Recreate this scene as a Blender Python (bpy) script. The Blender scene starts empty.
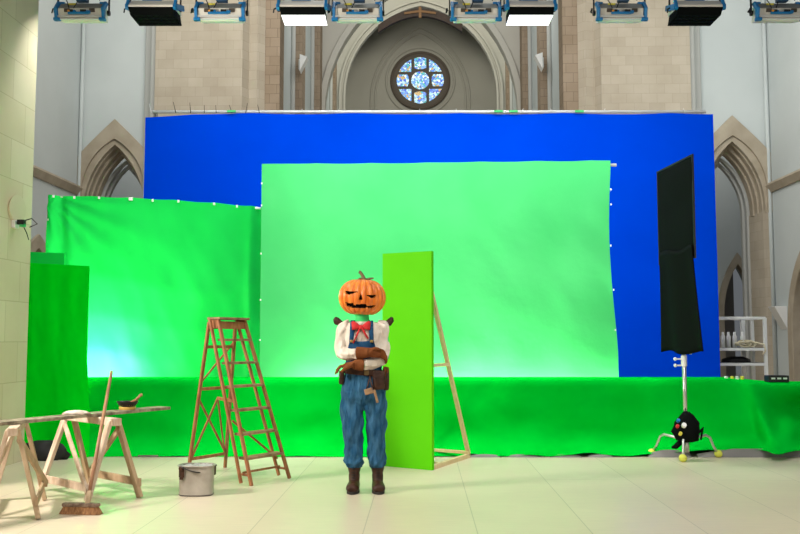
import bpy, bmesh, math, random
from mathutils import Vector, Matrix, noise
random.seed(7)
PI = math.pi
S = bpy.context.scene
COL = S.collection

# ------------------------------------------------------------------ camera
F = 900.0; CH = 1.31; TH = math.atan(73/900); YAW = math.atan(21.3/900)
cam_d = bpy.data.cameras.new('camera'); cam = bpy.data.objects.new('camera', cam_d); COL.objects.link(cam)
cam_d.sensor_width = 36; cam_d.lens = 36*F/800; cam_d.clip_end = 300
cam.location = (0, 0, CH); cam.rotation_euler = (PI/2+TH, 0, YAW)
S.camera = cam
cT, sT, cY, sY = math.cos(TH), math.sin(TH), math.cos(YAW), math.sin(YAW)
def W(X, D, z=0.0):
    """X right, D forward of the camera on the level -> world"""
    return Vector((X*cY - D*sY, X*sY + D*cY, z))
def P(px, py, D):
    u = (px-400)/F; v = (267-py)/F
    f = cT - sT*v; up = sT + cT*v
    return W(u/f*D, D, CH + up/f*D)
def G(px, py):
    u = (px-400)/F; v = (267-py)/F
    f = cT - sT*v; up = sT + cT*v
    D = -CH*f/up
    return W(u/f*D, D, 0)
def PZ(px, D, z):
    up = (z-CH)/D; a = math.atan(up)-TH; v = math.tan(a)
    return P(px, 267-v*F, D)

# ------------------------------------------------------------------ world, lights, exposure
w = bpy.data.worlds.new('world'); S.world = w; w.use_nodes = True
w.node_tree.nodes['Background'].inputs[0].default_value = (0.86, 0.93, 1.0, 1)
w.node_tree.nodes['Background'].inputs[1].default_value = 0.13
S.view_settings.view_transform = 'Standard'; S.view_settings.look = 'None'
S.view_settings.exposure = 0.0; S.view_settings.gamma = 1.0
def area(name, loc, target, sx, sy, power, color=(1, 1, 1), spread=PI):
    d = bpy.data.lights.new(name, 'AREA'); d.shape = 'RECTANGLE'; d.size = sx; d.size_y = sy
    d.energy = power; d.color = color; d.spread = spread
    o = bpy.data.objects.new(name, d); COL.objects.link(o); o.location = loc
    o.rotation_euler = (Vector(target)-Vector(loc)).to_track_quat('-Z', 'Y').to_euler()
    return o
area('overhead_soft_light', (0.8, 4.0, 6.6), (0.6, 7.6, 0.0), 6.0, 2.5, 84, (1, .97, .91), math.radians(85))
area('key_light', (-5.4, 5.7, 3.1), (0.6, 7.9, 0.5), 0.7, 0.7, 325, (1, .93, .84))
area('fill_light', (4.4, 3.0, 2.3), (-3.2, 9.4, 0.9), 1.8, 1.8, 92, (1, .95, .84))
area('left_front_fill', (-1.2, 4.4, 4.2), (-4.0, 10.3, 0.9), 1.2, .8, 28, (1, .97, .86), math.radians(130))  # unseen light added to brighten the front left flat and drape
area('screen_light', (0.7, 10.15, 6.0), (0.6, 11.6, 2.0), 4.5, 0.4, 85, (.97, 1, .98), math.radians(110))
area('screen_foot_light', (0.6, 10.95+.25, .35), (0.6, 11.6, 2.2), 4.6, 0.2, 520, (1, 1, .84), math.radians(150))
area('blue_screen_light', (0.4, 11.6, 6.6), (0.5, 13.7, 2.9), 9.0, 0.5, 112, (.95, .98, 1), math.radians(130))
area('left_screen_light', (-3.6, 10.2, 5.2), (-3.4, 11.8, 1.8), 2.2, 0.4, 30, (.97, 1, .98))
area('crossing_light', (-1.5, 15.2, 10.5), (0, 23, 6.5), 12, 1.2, 760, (1, .96, .88))
area('right_aisle_light', (6.2, 16.2, 8.5), (8.4, 22, 5.0), 2, 2, 150, (1, 1, .96))
area('chancel_light', (0.0, 33.0, 15.5), (0, 42, 12.5), 4, 2, 380, (1, .97, .84))
for sx in (-1, 1): area('aisle_light', (sx*8.2, 25.2, 8.2), (sx*8.6, 27.5, 4), 1, 1, 45, (1, .98, .92))  # unseen lights added inside the aisles to brighten their walls
area('chancel_side_light', (0.0, 24.0, 13), (0, 36, 10.5), 3, 2, 260, (1, .98, .93))

# ------------------------------------------------------------------ materials
def mat(name, col, rough=.6, metal=0., spec=.5, c2=None, nscale=8., bump=0., bscale=40., stretch=None, emis=None, es=0., sheen=0., trans=0., alpha=1., detail=4., bdist=.02):
    m = bpy.data.materials.new(name); m.use_nodes = True
    nt = m.node_tree; b = nt.nodes['Principled BSDF']
    b.inputs['Base Color'].default_value = (*col, 1); b.inputs['Roughness'].default_value = rough
    b.inputs['Metallic'].default_value = metal; b.inputs['Specular IOR Level'].default_value = spec
    if sheen: b.inputs['Sheen Weight'].default_value = sheen
    if trans: b.inputs['Transmission Weight'].default_value = trans
    if alpha < 1: b.inputs['Alpha'].default_value = alpha
    if emis: b.inputs['Emission Color'].default_value = (*emis, 1); b.inputs['Emission Strength'].default_value = es
    if c2 or bump:
        tc = nt.nodes.new('ShaderNodeTexCoord'); mp = nt.nodes.new('ShaderNodeMapping')
        nt.links.new(tc.outputs['Object'], mp.inputs[0])
        if stretch: mp.inputs['Scale'].default_value = stretch
    if c2:
        n = nt.nodes.new('ShaderNodeTexNoise'); n.inputs['Scale'].default_value = nscale; n.inputs['Detail'].default_value = detail
        r = nt.nodes.new('ShaderNodeValToRGB')
        r.color_ramp.elements[0].position = .34; r.color_ramp.elements[1].position = .66
        r.color_ramp.elements[0].color = (*col, 1); r.color_ramp.elements[1].color = (*c2, 1)
        nt.links.new(mp.outputs[0], n.inputs['Vector']); nt.links.new(n.outputs[0], r.inputs[0]); nt.links.new(r.outputs[0], b.inputs['Base Color'])
    if bump:
        n = nt.nodes.new('ShaderNodeTexNoise'); n.inputs['Scale'].default_value = bscale; n.inputs['Detail'].default_value = 3
        bp = nt.nodes.new('ShaderNodeBump'); bp.inputs['Strength'].default_value = bump; bp.inputs['Distance'].default_value = bdist
        nt.links.new(mp.outputs[0], n.inputs['Vector']); nt.links.new(n.outputs[0], bp.inputs['Height']); nt.links.new(bp.outputs[0], b.inputs['Normal'])
    return m

def stone_mat(name, c1, c2, mortar, bw, rh, ms=.006, rough=.85, var=.5):
    m = bpy.data.materials.new(name); m.use_nodes = True; nt = m.node_tree; N = nt.nodes; L = nt.links
    b = N['Principled BSDF']; b.inputs['Roughness'].default_value = rough; b.inputs['Specular IOR Level'].default_value = .25
    geo = N.new('ShaderNodeNewGeometry'); sp = N.new('ShaderNodeSeparateXYZ'); sn = N.new('ShaderNodeSeparateXYZ')
    L.new(geo.outputs['Position'], sp.inputs[0]); L.new(geo.outputs['True Normal'], sn.inputs[0])
    ab = N.new('ShaderNodeMath'); ab.operation = 'ABSOLUTE'; L.new(sn.outputs[0], ab.inputs[0])
    gt = N.new('ShaderNodeMath'); gt.operation = 'GREATER_THAN'; gt.inputs[1].default_value = .6; L.new(ab.outputs[0], gt.inputs[0])
    mx = N.new('ShaderNodeMix'); mx.data_type = 'FLOAT'; L.new(gt.outputs[0], mx.inputs[0]); L.new(sp.outputs[0], mx.inputs[2]); L.new(sp.outputs[1], mx.inputs[3])
    cb = N.new('ShaderNodeCombineXYZ'); L.new(mx.outputs[0], cb.inputs[0]); L.new(sp.outputs[2], cb.inputs[1])
    br = N.new('ShaderNodeTexBrick'); br.inputs['Scale'].default_value = 1; br.inputs['Brick Width'].default_value = bw
    br.inputs['Row Height'].default_value = rh; br.inputs['Mortar Size'].default_value = ms; br.inputs['Bias'].default_value = 0
    br.inputs['Mortar Smooth'].default_value = .3
    br.inputs['Color1'].default_value = (*c1, 1); br.inputs['Color2'].default_value = (*c2, 1); br.inputs['Mortar'].default_value = (*mortar, 1)
    L.new(cb.outputs[0], br.inputs['Vector'])
    n = N.new('ShaderNodeTexNoise'); n.inputs['Scale'].default_value = 1.7; n.inputs['Detail'].default_value = 5
    L.new(geo.outputs['Position'], n.inputs['Vector'])
    mm = N.new('ShaderNodeMix'); mm.data_type = 'RGBA'; mm.blend_type = 'MULTIPLY'; mm.inputs[0].default_value = var
    rp = N.new('ShaderNodeValToRGB'); rp.color_ramp.elements[0].position = .3; rp.color_ramp.elements[1].position = .7
    rp.color_ramp.elements[0].color = (.72, .68, .62, 1); rp.color_ramp.elements[1].color = (1.0, 1.0, 1.0, 1)
    L.new(n.outputs[0], rp.inputs[0]); L.new(br.outputs[0], mm.inputs[6]); L.new(rp.outputs[0], mm.inputs[7])
    L.new(mm.outputs[2], b.inputs['Base Color'])
    bp = N.new('ShaderNodeBump'); bp.inputs['Strength'].default_value = .3; bp.inputs['Distance'].default_value = .01
    iv = N.new('ShaderNodeMath'); iv.operation = 'SUBTRACT'; iv.inputs[0].default_value = 1; L.new(br.outputs['Fac'], iv.inputs[1])
    L.new(iv.outputs[0], bp.inputs['Height']); L.new(bp.outputs[0], b.inputs['Normal'])
    return m

M = {}
M['green_cloth'] = mat('green screen cloth', (.064, .54, .155), .9, c2=(.080, .58, .18), nscale=1.2, bump=.2, bscale=5, spec=.05)
M['green_cloth_left'] = mat('deep green screen cloth', (.006, .52, .070), .6, c2=(.009, .56, .082), nscale=1.2, bump=.2, bscale=5, spec=.06)
M['green_drape'] = mat('green floor drape', (.0, .50, .026), .8, c2=(.0, .56, .034), nscale=2, bump=.12, bscale=4, spec=.0)
M['green_flat'] = mat('painted green flat', (.0, .72, .012), .75, c2=(.0, .76, .016), nscale=2, spec=.0)
M['lime'] = mat('lime green paint', (.10, .57, .003), .6, c2=(.108, .60, .005), nscale=2, spec=.08)
M['lime_edge'] = mat('lime edge paint', (.05, .30, .003), .6)
M['blue_cloth'] = mat('chroma blue cloth', (.0, .050, .64), .9, c2=(.0, .056, .69), nscale=.8, spec=.0)
M['backing'] = mat('grey cloth back', (.22, .21, .20), .9)
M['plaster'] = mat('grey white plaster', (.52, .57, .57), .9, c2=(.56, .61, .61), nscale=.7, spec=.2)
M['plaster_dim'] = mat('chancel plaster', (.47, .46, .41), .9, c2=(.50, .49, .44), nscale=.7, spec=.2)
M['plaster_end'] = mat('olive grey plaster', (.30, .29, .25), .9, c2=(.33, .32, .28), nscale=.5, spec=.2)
M['stone'] = stone_mat('ashlar stone', (.445, .395, .315), (.495, .445, .36), (.38, .335, .265), .37, .235, .004, var=.45)
M['stone_near'] = stone_mat('cream ashlar stone', (.62, .53, .35), (.67, .59, .41), (.50, .42, .27), .62, .43, .005, var=.35)
M['stone_dark'] = stone_mat('brown ashlar stone', (.30, .235, .17), (.35, .28, .21), (.20, .155, .11), .36, .24, .006, var=.6)
M['stone_arch'] = mat('carved arch stone', (.36, .31, .235), .85, c2=(.44, .385, .30), nscale=2.5, bump=.1, bscale=12, spec=.2)
M['moulding'] = mat('grey painted moulding', (.42, .43, .41), .8, spec=.2)
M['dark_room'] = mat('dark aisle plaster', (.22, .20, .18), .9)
M['bronze'] = mat('dark window tracery', (.075, .058, .042), .7)
M['timber'] = mat('dark roof timber', (.020, .011, .008), .7, c2=(.036, .018, .012), nscale=6)
M['gold_timber'] = mat('gilded timber', (.16, .075, .02), .6)
M['white_paint'] = mat('white painted metal', (.75, .76, .75), .4)
M['cream_metal'] = mat('cream lamp housing', (.74, .71, .63), .6)
M['grey_metal'] = mat('grey lamp housing', (.26, .27, .25), .75)
M['blue_bracket'] = mat('blue lamp bracket', (.01, .20, .50), .4)
M['navy'] = mat('dark blue ballast', (.015, .06, .14), .4)
M['black'] = mat('matt black', (.008, .008, .009), .6)
M['black_cloth'] = mat('black flag cloth', (.004, .0055, .005), .95, spec=.08)
M['chrome'] = mat('steel tube', (.62, .61, .58), .3, metal=.9)
M['lamp_face'] = mat('lit lamp diffuser', (.9, .9, .9), .5, emis=(1, 1, 1), es=1.6)
M['vent'] = mat('brown vent mesh', (.08, .065, .05), .7)
M['yellow'] = mat('yellow label', (.70, .62, .06), .5)
M['orange'] = mat('orange knob', (.80, .35, .03), .5)
M['green_tape'] = mat('green tape', (.05, .55, .15), .5)
M['red'] = mat('red plastic', (.65, .02, .02), .5)
M['ball'] = mat('yellow green tennis felt', (.70, .72, .10), .9)
M['pine'] = mat('raw pine', (.70, .50, .27), .6, c2=(.76, .57, .34), nscale=5, stretch=(6, 6, 1), bump=.05)
M['old_wood'] = mat('weathered pale wood', (.48, .34, .235), .7, c2=(.72, .58, .45), nscale=5, stretch=(3, 3, 1), bump=.2, bscale=30)
M['old_wood2'] = mat('weathered tan wood', (.38, .255, .14), .7, c2=(.50, .36, .22), nscale=6, stretch=(3, 3, 1), bump=.2, bscale=30)
M['plank'] = mat('splattered plank', (.13, .10, .065), .75, c2=(.42, .36, .25), nscale=14, bump=.3, bscale=40)
M['ladder'] = mat('red brown ladder wood', (.25, .085, .030), .55, c2=(.40, .16, .065), nscale=7, stretch=(3, 3, 1), bump=.15)
M['tread'] = mat('worn ladder tread', (.17, .085, .04), .65, c2=(.33, .20, .11), nscale=14, bump=.15)
M['handle_wood'] = mat('broom handle wood', (.27, .12, .06), .5, c2=(.40, .21, .11), nscale=8)
M['bristle'] = mat('brown bristles', (.22, .09, .03), .8, c2=(.50, .25, .10), nscale=60, stretch=(1, 1, .1), bump=.8, bscale=120)
M['broom_block'] = mat('dark broom block', (.14, .08, .05), .7, c2=(.38, .28, .2), nscale=20)
M['zinc'] = mat('dull galvanised tin', (.33, .29, .24), .5, metal=.35, c2=(.50, .46, .40), nscale=5, bump=.15, bscale=18)
M['zinc_dark'] = mat('tin inside', (.12, .11, .10), .6, metal=.3)
M['wire'] = mat('dark wire', (.05, .045, .04), .5, metal=.5)
M['rag'] = mat('pale crumpled rag', (.60, .50, .42), .9, c2=(.74, .66, .58), nscale=20, bump=.4)
M['film'] = mat('translucent plastic sheet', (.46, .46, .43), .4, c2=(.34, .34, .32), nscale=14, bump=.4)
M['pan'] = mat('black iron pan', (.02, .02, .02), .35, metal=.5)
M['pan_in'] = mat('ochre paste', (.50, .30, .08), .6)
M['ochre'] = mat('ochre wood block', (.58, .36, .08), .6)
M['pumpkin'] = mat('orange pumpkin skin', (.60, .125, .010), .30, c2=(.84, .25, .03), nscale=9, bump=.5, bscale=16, bdist=.02, stretch=(2.5, 2.5, .5))
M['carve'] = mat('carved black hollow', (.004, .003, .003), .9, spec=.05)
M['stem'] = mat('pumpkin stem', (.09, .055, .02), .7, c2=(.24, .16, .07), nscale=30, bump=.4)
M['suit'] = mat('green body suit', (.04, .74, .17), .7, bump=.3, bscale=25)
M['shirt'] = mat('cream linen shirt', (.66, .57, .47), .85, c2=(.74, .66, .57), nscale=12, bump=1, bscale=11, bdist=.035, stretch=(1.6, 1.6, .8), spec=.1)
M['denim'] = mat('blue denim', (.014, .070, .145), .9, c2=(.045, .135, .235), nscale=14, bump=1, bscale=12, bdist=.05, stretch=(2, 2, .5), spec=.1)
M['denim_dark'] = mat('dark blue denim', (.006, .045, .115), .85, c2=(.016, .07, .15), nscale=20, bump=.3, bscale=30, spec=.2)
M['leather'] = mat('brown suede leather', (.125, .036, .009), .8, c2=(.20, .066, .020), nscale=14, bump=.35, bscale=30, spec=.15)
M['leather_dark'] = mat('dark brown leather', (.026, .008, .004), .5, c2=(.060, .024, .012), nscale=16, bump=.35, bscale=40, spec=.3)
M['brass'] = mat('old brass', (.45, .30, .10), .4, metal=.8)
M['red_cloth'] = mat('red cotton', (.46, .008, .012), .8, c2=(.60, .02, .022), nscale=20, bump=.5, bscale=30)
M['tool_wood'] = mat('dark tan wood', (.17, .09, .04), .6, c2=(.30, .18, .09), nscale=20)
M['disc_paint'] = mat('pale cream disc paint', (.60, .52, .34), .8)
M['buckle'] = mat('dull dark brass', (.16, .10, .04), .5, metal=.6)
M['rope'] = mat('cream rope', (.62, .55, .38), .9)
M['grip_white'] = mat('white plastic', (.8, .8, .78), .4)
M['rubber'] = mat('sole rubber', (.02, .016, .012), .8)

def floor_mat():
    m = bpy.data.materials.new('pale floor boards'); m.use_nodes = True; nt = m.node_tree; N = nt.nodes; L = nt.links
    b = N['Principled BSDF']; b.inputs['Roughness'].default_value = .34; b.inputs['Specular IOR Level'].default_value = .38
    geo = N.new('ShaderNodeNewGeometry'); sp = N.new('ShaderNodeSeparateXYZ'); L.new(geo.outputs['Position'], sp.inputs[0])
    cb = N.new('ShaderNodeCombineXYZ'); L.new(sp.outputs[1], cb.inputs[0]); L.new(sp.outputs[0], cb.inputs[1])
    mp = N.new('ShaderNodeMapping'); mp.inputs['Location'].default_value = (1.1, .40, 0); L.new(cb.outputs[0], mp.inputs[0])
    br = N.new('ShaderNodeTexBrick'); br.inputs['Scale'].default_value = 1; br.inputs['Brick Width'].default_value = 6.5; br.inputs['Row Height'].default_value = .78
    br.inputs['Mortar Size'].default_value = .0035; br.inputs['Mortar Smooth'].default_value = .2
    br.inputs['Color1'].default_value = (.71, .61, .45, 1); br.inputs['Color2'].default_value = (.74, .645, .49, 1); br.inputs['Mortar'].default_value = (.46, .40, .29, 1)
    L.new(mp.outputs[0], br.inputs['Vector'])
    m2 = N.new('ShaderNodeMapping'); m2.inputs['Scale'].default_value = (1.2, 16, 1); L.new(geo.outputs['Position'], m2.inputs[0])
    n = N.new('ShaderNodeTexNoise'); n.inputs['Scale'].default_value = 3; n.inputs['Detail'].default_value = 6; L.new(m2.outputs[0], n.inputs['Vector'])
    rp = N.new('ShaderNodeValToRGB'); rp.color_ramp.elements[0].position = .3; rp.color_ramp.elements[1].position = .7
    rp.color_ramp.elements[0].color = (.86, .85, .84, 1); rp.color_ramp.elements[1].color = (1, 1, 1, 1); L.new(n.outputs[0], rp.inputs[0])
    mm = N.new('ShaderNodeMix'); mm.data_type = 'RGBA'; mm.blend_type = 'MULTIPLY'; mm.inputs[0].default_value = .8
    L.new(br.outputs[0], mm.inputs[6]); L.new(rp.outputs[0], mm.inputs[7])
    # large worn patches
    n2 = N.new('ShaderNodeTexNoise'); n2.inputs['Scale'].default_value = .8; n2.inputs['Detail'].default_value = 3; L.new(geo.outputs['Position'], n2.inputs['Vector'])
    r2 = N.new('ShaderNodeValToRGB'); r2.color_ramp.elements[0].position = .35; r2.color_ramp.elements[1].position = .65
    r2.color_ramp.elements[0].color = (.93, .92, .93, 1); r2.color_ramp.elements[1].color = (1, 1, 1, 1); L.new(n2.outputs[0], r2.inputs[0])
    m3 = N.new('ShaderNodeMix'); m3.data_type = 'RGBA'; m3.blend_type = 'MULTIPLY'; m3.inputs[0].default_value = 1
    L.new(mm.outputs[2], m3.inputs[6]); L.new(r2.outputs[0], m3.inputs[7]); L.new(m3.outputs[2], b.inputs['Base Color'])
    r3 = N.new('ShaderNodeMapRange'); r3.inputs['To Min'].default_value = .26; r3.inputs['To Max'].default_value = .42; L.new(n.outputs[0], r3.inputs[0]); L.new(r3.outputs[0], b.inputs['Roughness'])
    return m
M['floor'] = floor_mat()

def glass_mat():
    m = bpy.data.materials.new('stained glass'); m.use_nodes = True; nt = m.node_tree; N = nt.nodes; L = nt.links
    b = N['Principled BSDF']; b.inputs['Roughness'].default_value = .4
    tc = N.new('ShaderNodeTexCoord'); v = N.new('ShaderNodeTexVoronoi'); v.inputs['Scale'].default_value = 10.5; L.new(tc.outputs['Object'], v.inputs['Vector'])
    sc = N.new('ShaderNodeSeparateColor'); L.new(v.outputs['Color'], sc.inputs[0])
    rp = N.new('ShaderNodeValToRGB'); cr = rp.color_ramp; cr.interpolation = 'CONSTANT'
    cols = [(.03, .12, .75), (.10, .35, .95), (.45, .75, 1.0), (.80, .92, .95), (.05, .45, .50), (.60, .40, .15), (.10, .25, .85), (.20, .45, .90), (.35, .70, .95), (.60, .80, .85)]
    while len(cr.elements) < len(cols): cr.elements.new(.5)
    for i, c in enumerate(cols): cr.elements[i].position = i/len(cols); cr.elements[i].color = (*c, 1)
    L.new(sc.outputs[0], rp.inputs[0])
    v2 = N.new('ShaderNodeTexVoronoi'); v2.feature = 'DISTANCE_TO_EDGE'; v2.inputs['Scale'].default_value = 10.5; L.new(tc.outputs['Object'], v2.inputs['Vector'])
    gt = N.new('ShaderNodeMath'); gt.operation = 'GREATER_THAN'; gt.inputs[1].default_value = .035; L.new(v2.outputs[0], gt.inputs[0])
    mm = N.new('ShaderNodeMix'); mm.data_type = 'RGBA'; mm.inputs[6].default_value = (.02, .02, .03, 1); L.new(gt.outputs[0], mm.inputs[0]); L.new(rp.outputs[0], mm.inputs[7])
    L.new(mm.outputs[2], b.inputs['Base Color']); L.new(mm.outputs[2], b.inputs['Emission Color']); b.inputs['Emission Strength'].default_value = .55
    return m
M['stained'] = glass_mat()

# ------------------------------------------------------------------ mesh helpers
class MB:
    def __init__(s): s.v = []; s.f = []; s.mi = []; s.cur = 0
    def add(s, vs, fs):
        n = len(s.v); s.v += [Vector(p) for p in vs]
        for f in fs: s.f.append([n+i for i in f]); s.mi.append(s.cur)
        return s
    def box(s, c, size, mtx=None):
        hx, hy, hz = size[0]/2, size[1]/2, size[2]/2
        vs = [Vector((sx*hx, sy*hy, sz*hz)) for sx in (-1, 1) for sy in (-1, 1) for sz in (-1, 1)]
        if mtx is not None: vs = [mtx @ p for p in vs]
        c = Vector(c)
        return s.add([p+c for p in vs], [(0, 1, 3, 2), (4, 6, 7, 5), (0, 4, 5, 1), (2, 3, 7, 6), (0, 2, 6, 4), (1, 5, 7, 3)])
    def beam(s, p0, p1, w, h, up=(0, 0, 1), ext=0):
        """square bar from p0 to p1; w across, h along up"""
        p0 = Vector(p0); p1 = Vector(p1); d = (p1-p0).normalized(); p0 = p0-d*ext; p1 = p1+d*ext
        up = Vector(up); a = d.cross(up)
        if a.length < 1e-3: a = d.cross(Vector((1, 0, 0)))
        a.normalize(); b = a.cross(d).normalized()
        vs = []
        for p in (p0, p1):
            for i, j in ((-1, -1), (1, -1), (1, 1), (-1, 1)): vs.append(p + a*(i*w/2) + b*(j*h/2))
        return s.add(vs, [(0, 3, 2, 1), (4, 5, 6, 7), (0, 1, 5, 4), (1, 2, 6, 5), (2, 3, 7, 6), (3, 0, 4, 7)])
    def tube(s, pts, r, n=10, caps=True, flat=1.0, upv=None):
        pts = [Vector(p) for p in pts]; rs = r if isinstance(r, (list, tuple)) else [r]*len(pts)
        vs = []; prev = None
        for i, p in enumerate(pts):
            t = (pts[min(i+1, len(pts)-1)]-pts[max(i-1, 0)]).normalized()
            if prev is None:
                u = Vector(upv) if upv else (Vector((0, 0, 1)) if abs(t.z) < .9 else Vector((1, 0, 0)))
            else: u = prev
            a = (u - t*u.dot(t)).normalized(); prev = a; b = t.cross(a)
            rr = rs[i]; ra, rb = (rr if isinstance(rr, (list, tuple)) else (rr*flat, rr))
            for k in range(n):
                q = 2*PI*k/n; vs.append(p + a*(ra*math.cos(q)) + b*(rb*math.sin(q)))
        m = len(pts); fs = []
        for i in range(m-1):
            for k in range(n):
                fs.append((i*n+k, i*n+(k+1) % n, (i+1)*n+(k+1) % n, (i+1)*n+k))
        if caps: fs.append(tuple(reversed(range(n)))); fs.append(tuple((m-1)*n+k for k in range(n)))
        return s.add(vs, fs)
    def cyl(s, p0, p1, r0, r1=None, n=14): return s.tube([p0, p1], [r0, r0 if r1 is None else r1], n)
    def loft(s, secs, n=32, caps=True, pw=2.0, wob=None):
        """secs: (cx,cy,z,rx,ry)"""
        vs = []
        for (cx, cy, z, rx, ry) in secs:
            for k in range(n):
                q = 2*PI*k/n; c, d = math.cos(q), math.sin(q)
                e = 2/pw; x = math.copysign(abs(c)**e, c); y = math.copysign(abs(d)**e, d)
                k2 = 1+(wob(q, z) if wob else 0)
                vs.append((cx+rx*x*k2, cy+ry*y*k2, z))
        m = len(secs); fs = []
        for i in range(m-1):
            for k in range(n): fs.append((i*n+k, i*n+(k+1) % n, (i+1)*n+(k+1) % n, (i+1)*n+k))
        if caps: fs.append(tuple(reversed(range(n)))); fs.append(tuple((m-1)*n+k for k in range(n)))
        return s.add(vs, fs)
    def prism(s, outline, fn0, fn1):
        """outline of 2D points; fn0/fn1 map them to the two faces"""
        n = len(outline); vs = [fn0(*p) for p in outline]+[fn1(*p) for p in outline]
        return s.add(vs, [tuple(range(n)), tuple(reversed(range(n, 2*n)))]+[(i, n+i, n+(i+1) % n, (i+1) % n) for i in range(n)])
    def ball(s, c, r, n=14, sq=(1, 1, 1)):
        c = Vector(c); vs = []; m = n//2+1
        for i in range(m):
            a = PI*i/(m-1)
            for k in range(n):
                q = 2*PI*k/n; vs.append(c+Vector((r*sq[0]*math.sin(a)*math.cos(q), r*sq[1]*math.sin(a)*math.sin(q), -r*sq[2]*math.cos(a))))
        fs = []
        for i in range(m-1):
            for k in range(n): fs.append((i*n+k, i*n+(k+1) % n, (i+1)*n+(k+1) % n, (i+1)*n+k))
        return s.add(vs, fs)
    def grid(s, nu, nv, fn):
        n0 = [fn(i/nu, j/nv) for j in range(nv+1) for i in range(nu+1)]
        return s.add(n0, [(j*(nu+1)+i, j*(nu+1)+i+1, (j+1)*(nu+1)+i+1, (j+1)*(nu+1)+i) for j in range(nv) for i in range(nu)])
    def build(s, name, m, parent=None, smooth=False, bevel=0, solid=0, remesh=0, sm=0, subs=0):
        me = bpy.data.meshes.new(name); off = Vector((0, 0, 0))
        p = parent
        while p is not None: off += p.location if not p.get('_loc') else Vector((0, 0, 0)); p = p.parent
        if parent is not None and parent.get('_local'): off = Vector((0, 0, 0))
        me.from_pydata([tuple(q-off) for q in s.v], [], s.f)
        ms = m if isinstance(m, (list, tuple)) else [m]
        for q in ms: me.materials.append(q)
        if len(ms) > 1: me.polygons.foreach_set('material_index', s.mi)
        bm = bmesh.new(); bm.from_mesh(me); bmesh.ops.remove_doubles(bm, verts=bm.verts, dist=1e-5) if len(s.v) < 60000 else None
        bmesh.ops.recalc_face_normals(bm, faces=bm.faces); bm.to_mesh(me); bm.free()
        if smooth: me.polygons.foreach_set('use_smooth', [True]*len(me.polygons))
        o = bpy.data.objects.new(name, me); COL.objects.link(o)
        if parent is not None:
            o.parent = parent
            if parent.get('_local'): o['_local'] = True
        if remesh:
            md = o.modifiers.new('r', 'REMESH'); md.mode = 'VOXEL'; md.voxel_size = remesh; md.use_smooth_shade = True
        if sm: md = o.modifiers.new('s', 'SMOOTH'); md.iterations = sm; md.factor = .5
        if subs: md = o.modifiers.new('ss', 'SUBSURF'); md.levels = subs; md.render_levels = subs
        if solid: md = o.modifiers.new('t', 'SOLIDIFY'); md.thickness = solid; md.offset = 0
        if bevel: md = o.modifiers.new('b', 'BEVEL'); md.width = bevel; md.segments = 2; md.limit_method = 'ANGLE'
        return o

def tag(o, label=None, cat=None, group=None, kind=None):
    if label: o['label'] = label
    if cat: o['category'] = cat
    if group: o['group'] = group
    if kind: o['kind'] = kind
    return o
def thing(name, loc, label, cat, group=None, rz=0, local=False):
    o = bpy.data.objects.new(name, None); COL.objects.link(o); o.location = loc; o.rotation_euler = (0, 0, rz); o.empty_display_size = .1
    if local: o['_local'] = True
    return tag(o, label, cat, group)
def copy_tree(o, parent=None):
    c = o.copy(); COL.objects.link(c); c.parent = parent
    for ch in list(o.children): copy_tree(ch, c)
    return c
def struct(mb, name, m, **k): return tag(mb.build(name, m, **k), kind='structure')

# ------------------------------------------------------------------ the church
HW = 8.55; YB = 22.0
mb = MB(); mb.box((0, 18, -.1), (24, 52, .2)); struct(mb, 'floor', M['floor'])

def arch_z(x, w, h):
    x = min(abs(x), w); R = (w*w+h*h)/(2*w)
    v = R*R-(w-x-R)**2
    return math.sqrt(max(v, 0))
def arch_pts(cx, w, zs, h, n=24, z0=None):
    pts = []
    if z0 is not None: pts.append((cx-w, z0))
    for i in range(n+1):
        q = -math.cos(PI*i/n); x = q*w
        pts.append((cx+x, zs+arch_z(x, w, h) if h > 0 else zs-h*(1-abs(x)/w)**.92))
    if z0 is not None: pts.append((cx+w, z0))
    return pts
def arch_wall(mb, x0, x1, z0, z1, cx, w, zs, h, y0, y1, side=False):
    """wall slab with one pointed opening, from y0 (front) to y1; side=True swaps x and y"""
    T = (lambda a, z, d: (d, a, z)) if side else (lambda a, z, d: (a, d, z))
    pts = arch_pts(cx, w, zs, h)
    def quad(a, b, c, d):
        mb.add([T(*a, y0), T(*b, y0), T(*c, y0), T(*d, y0), T(*a, y1), T(*b, y1), T(*c, y1), T(*d, y1)], [(0, 1, 2, 3), (7, 6, 5, 4), (0, 4, 5, 1), (2, 6, 7, 3), (1, 5, 6, 2), (3, 7, 4, 0)])
    quad((x0, z0), (cx-w, z0), (cx-w, z1), (x0, z1)); quad((cx+w, z0), (x1, z0), (x1, z1), (cx+w, z1))
    for i in range(len(pts)-1):
        a, b = pts[i], pts[i+1]; quad(a, b, (b[0], z1), (a[0], z1))
def arch_band(mb, cx, wo, zo, ho, wi, zi, hi, y0, y1, z0=0, side=False, n=24):
    """stone band between an outer and an inner pointed arch with their jambs"""
    T = (lambda a, z, d: (d, a, z)) if side else (lambda a, z, d: (a, d, z))
    po = arch_pts(cx, wo, zo, ho, n, z0); pi_ = arch_pts(cx, wi, zi, hi, n, z0)
    m = len(po); vs = []
    for y in (y0, y1):
        vs += [T(*p, y) for p in po]; vs += [T(*p, y) for p in pi_]
    fs = []
    for i in range(m-1):
        fs += [(i, i+1, m+i+1, m+i), (2*m+i, 3*m+i, 3*m+i+1, 2*m+i+1), (i, 2*m+i, 2*m+i+1, i+1), (m+i, m+i+1, 3*m+i+1, 3*m+i)]
    fs += [(0, m, 3*m, 2*m), (m-1, 3*m-1, 4*m-1, 2*m-1)]
    mb.add(vs, fs)

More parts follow.
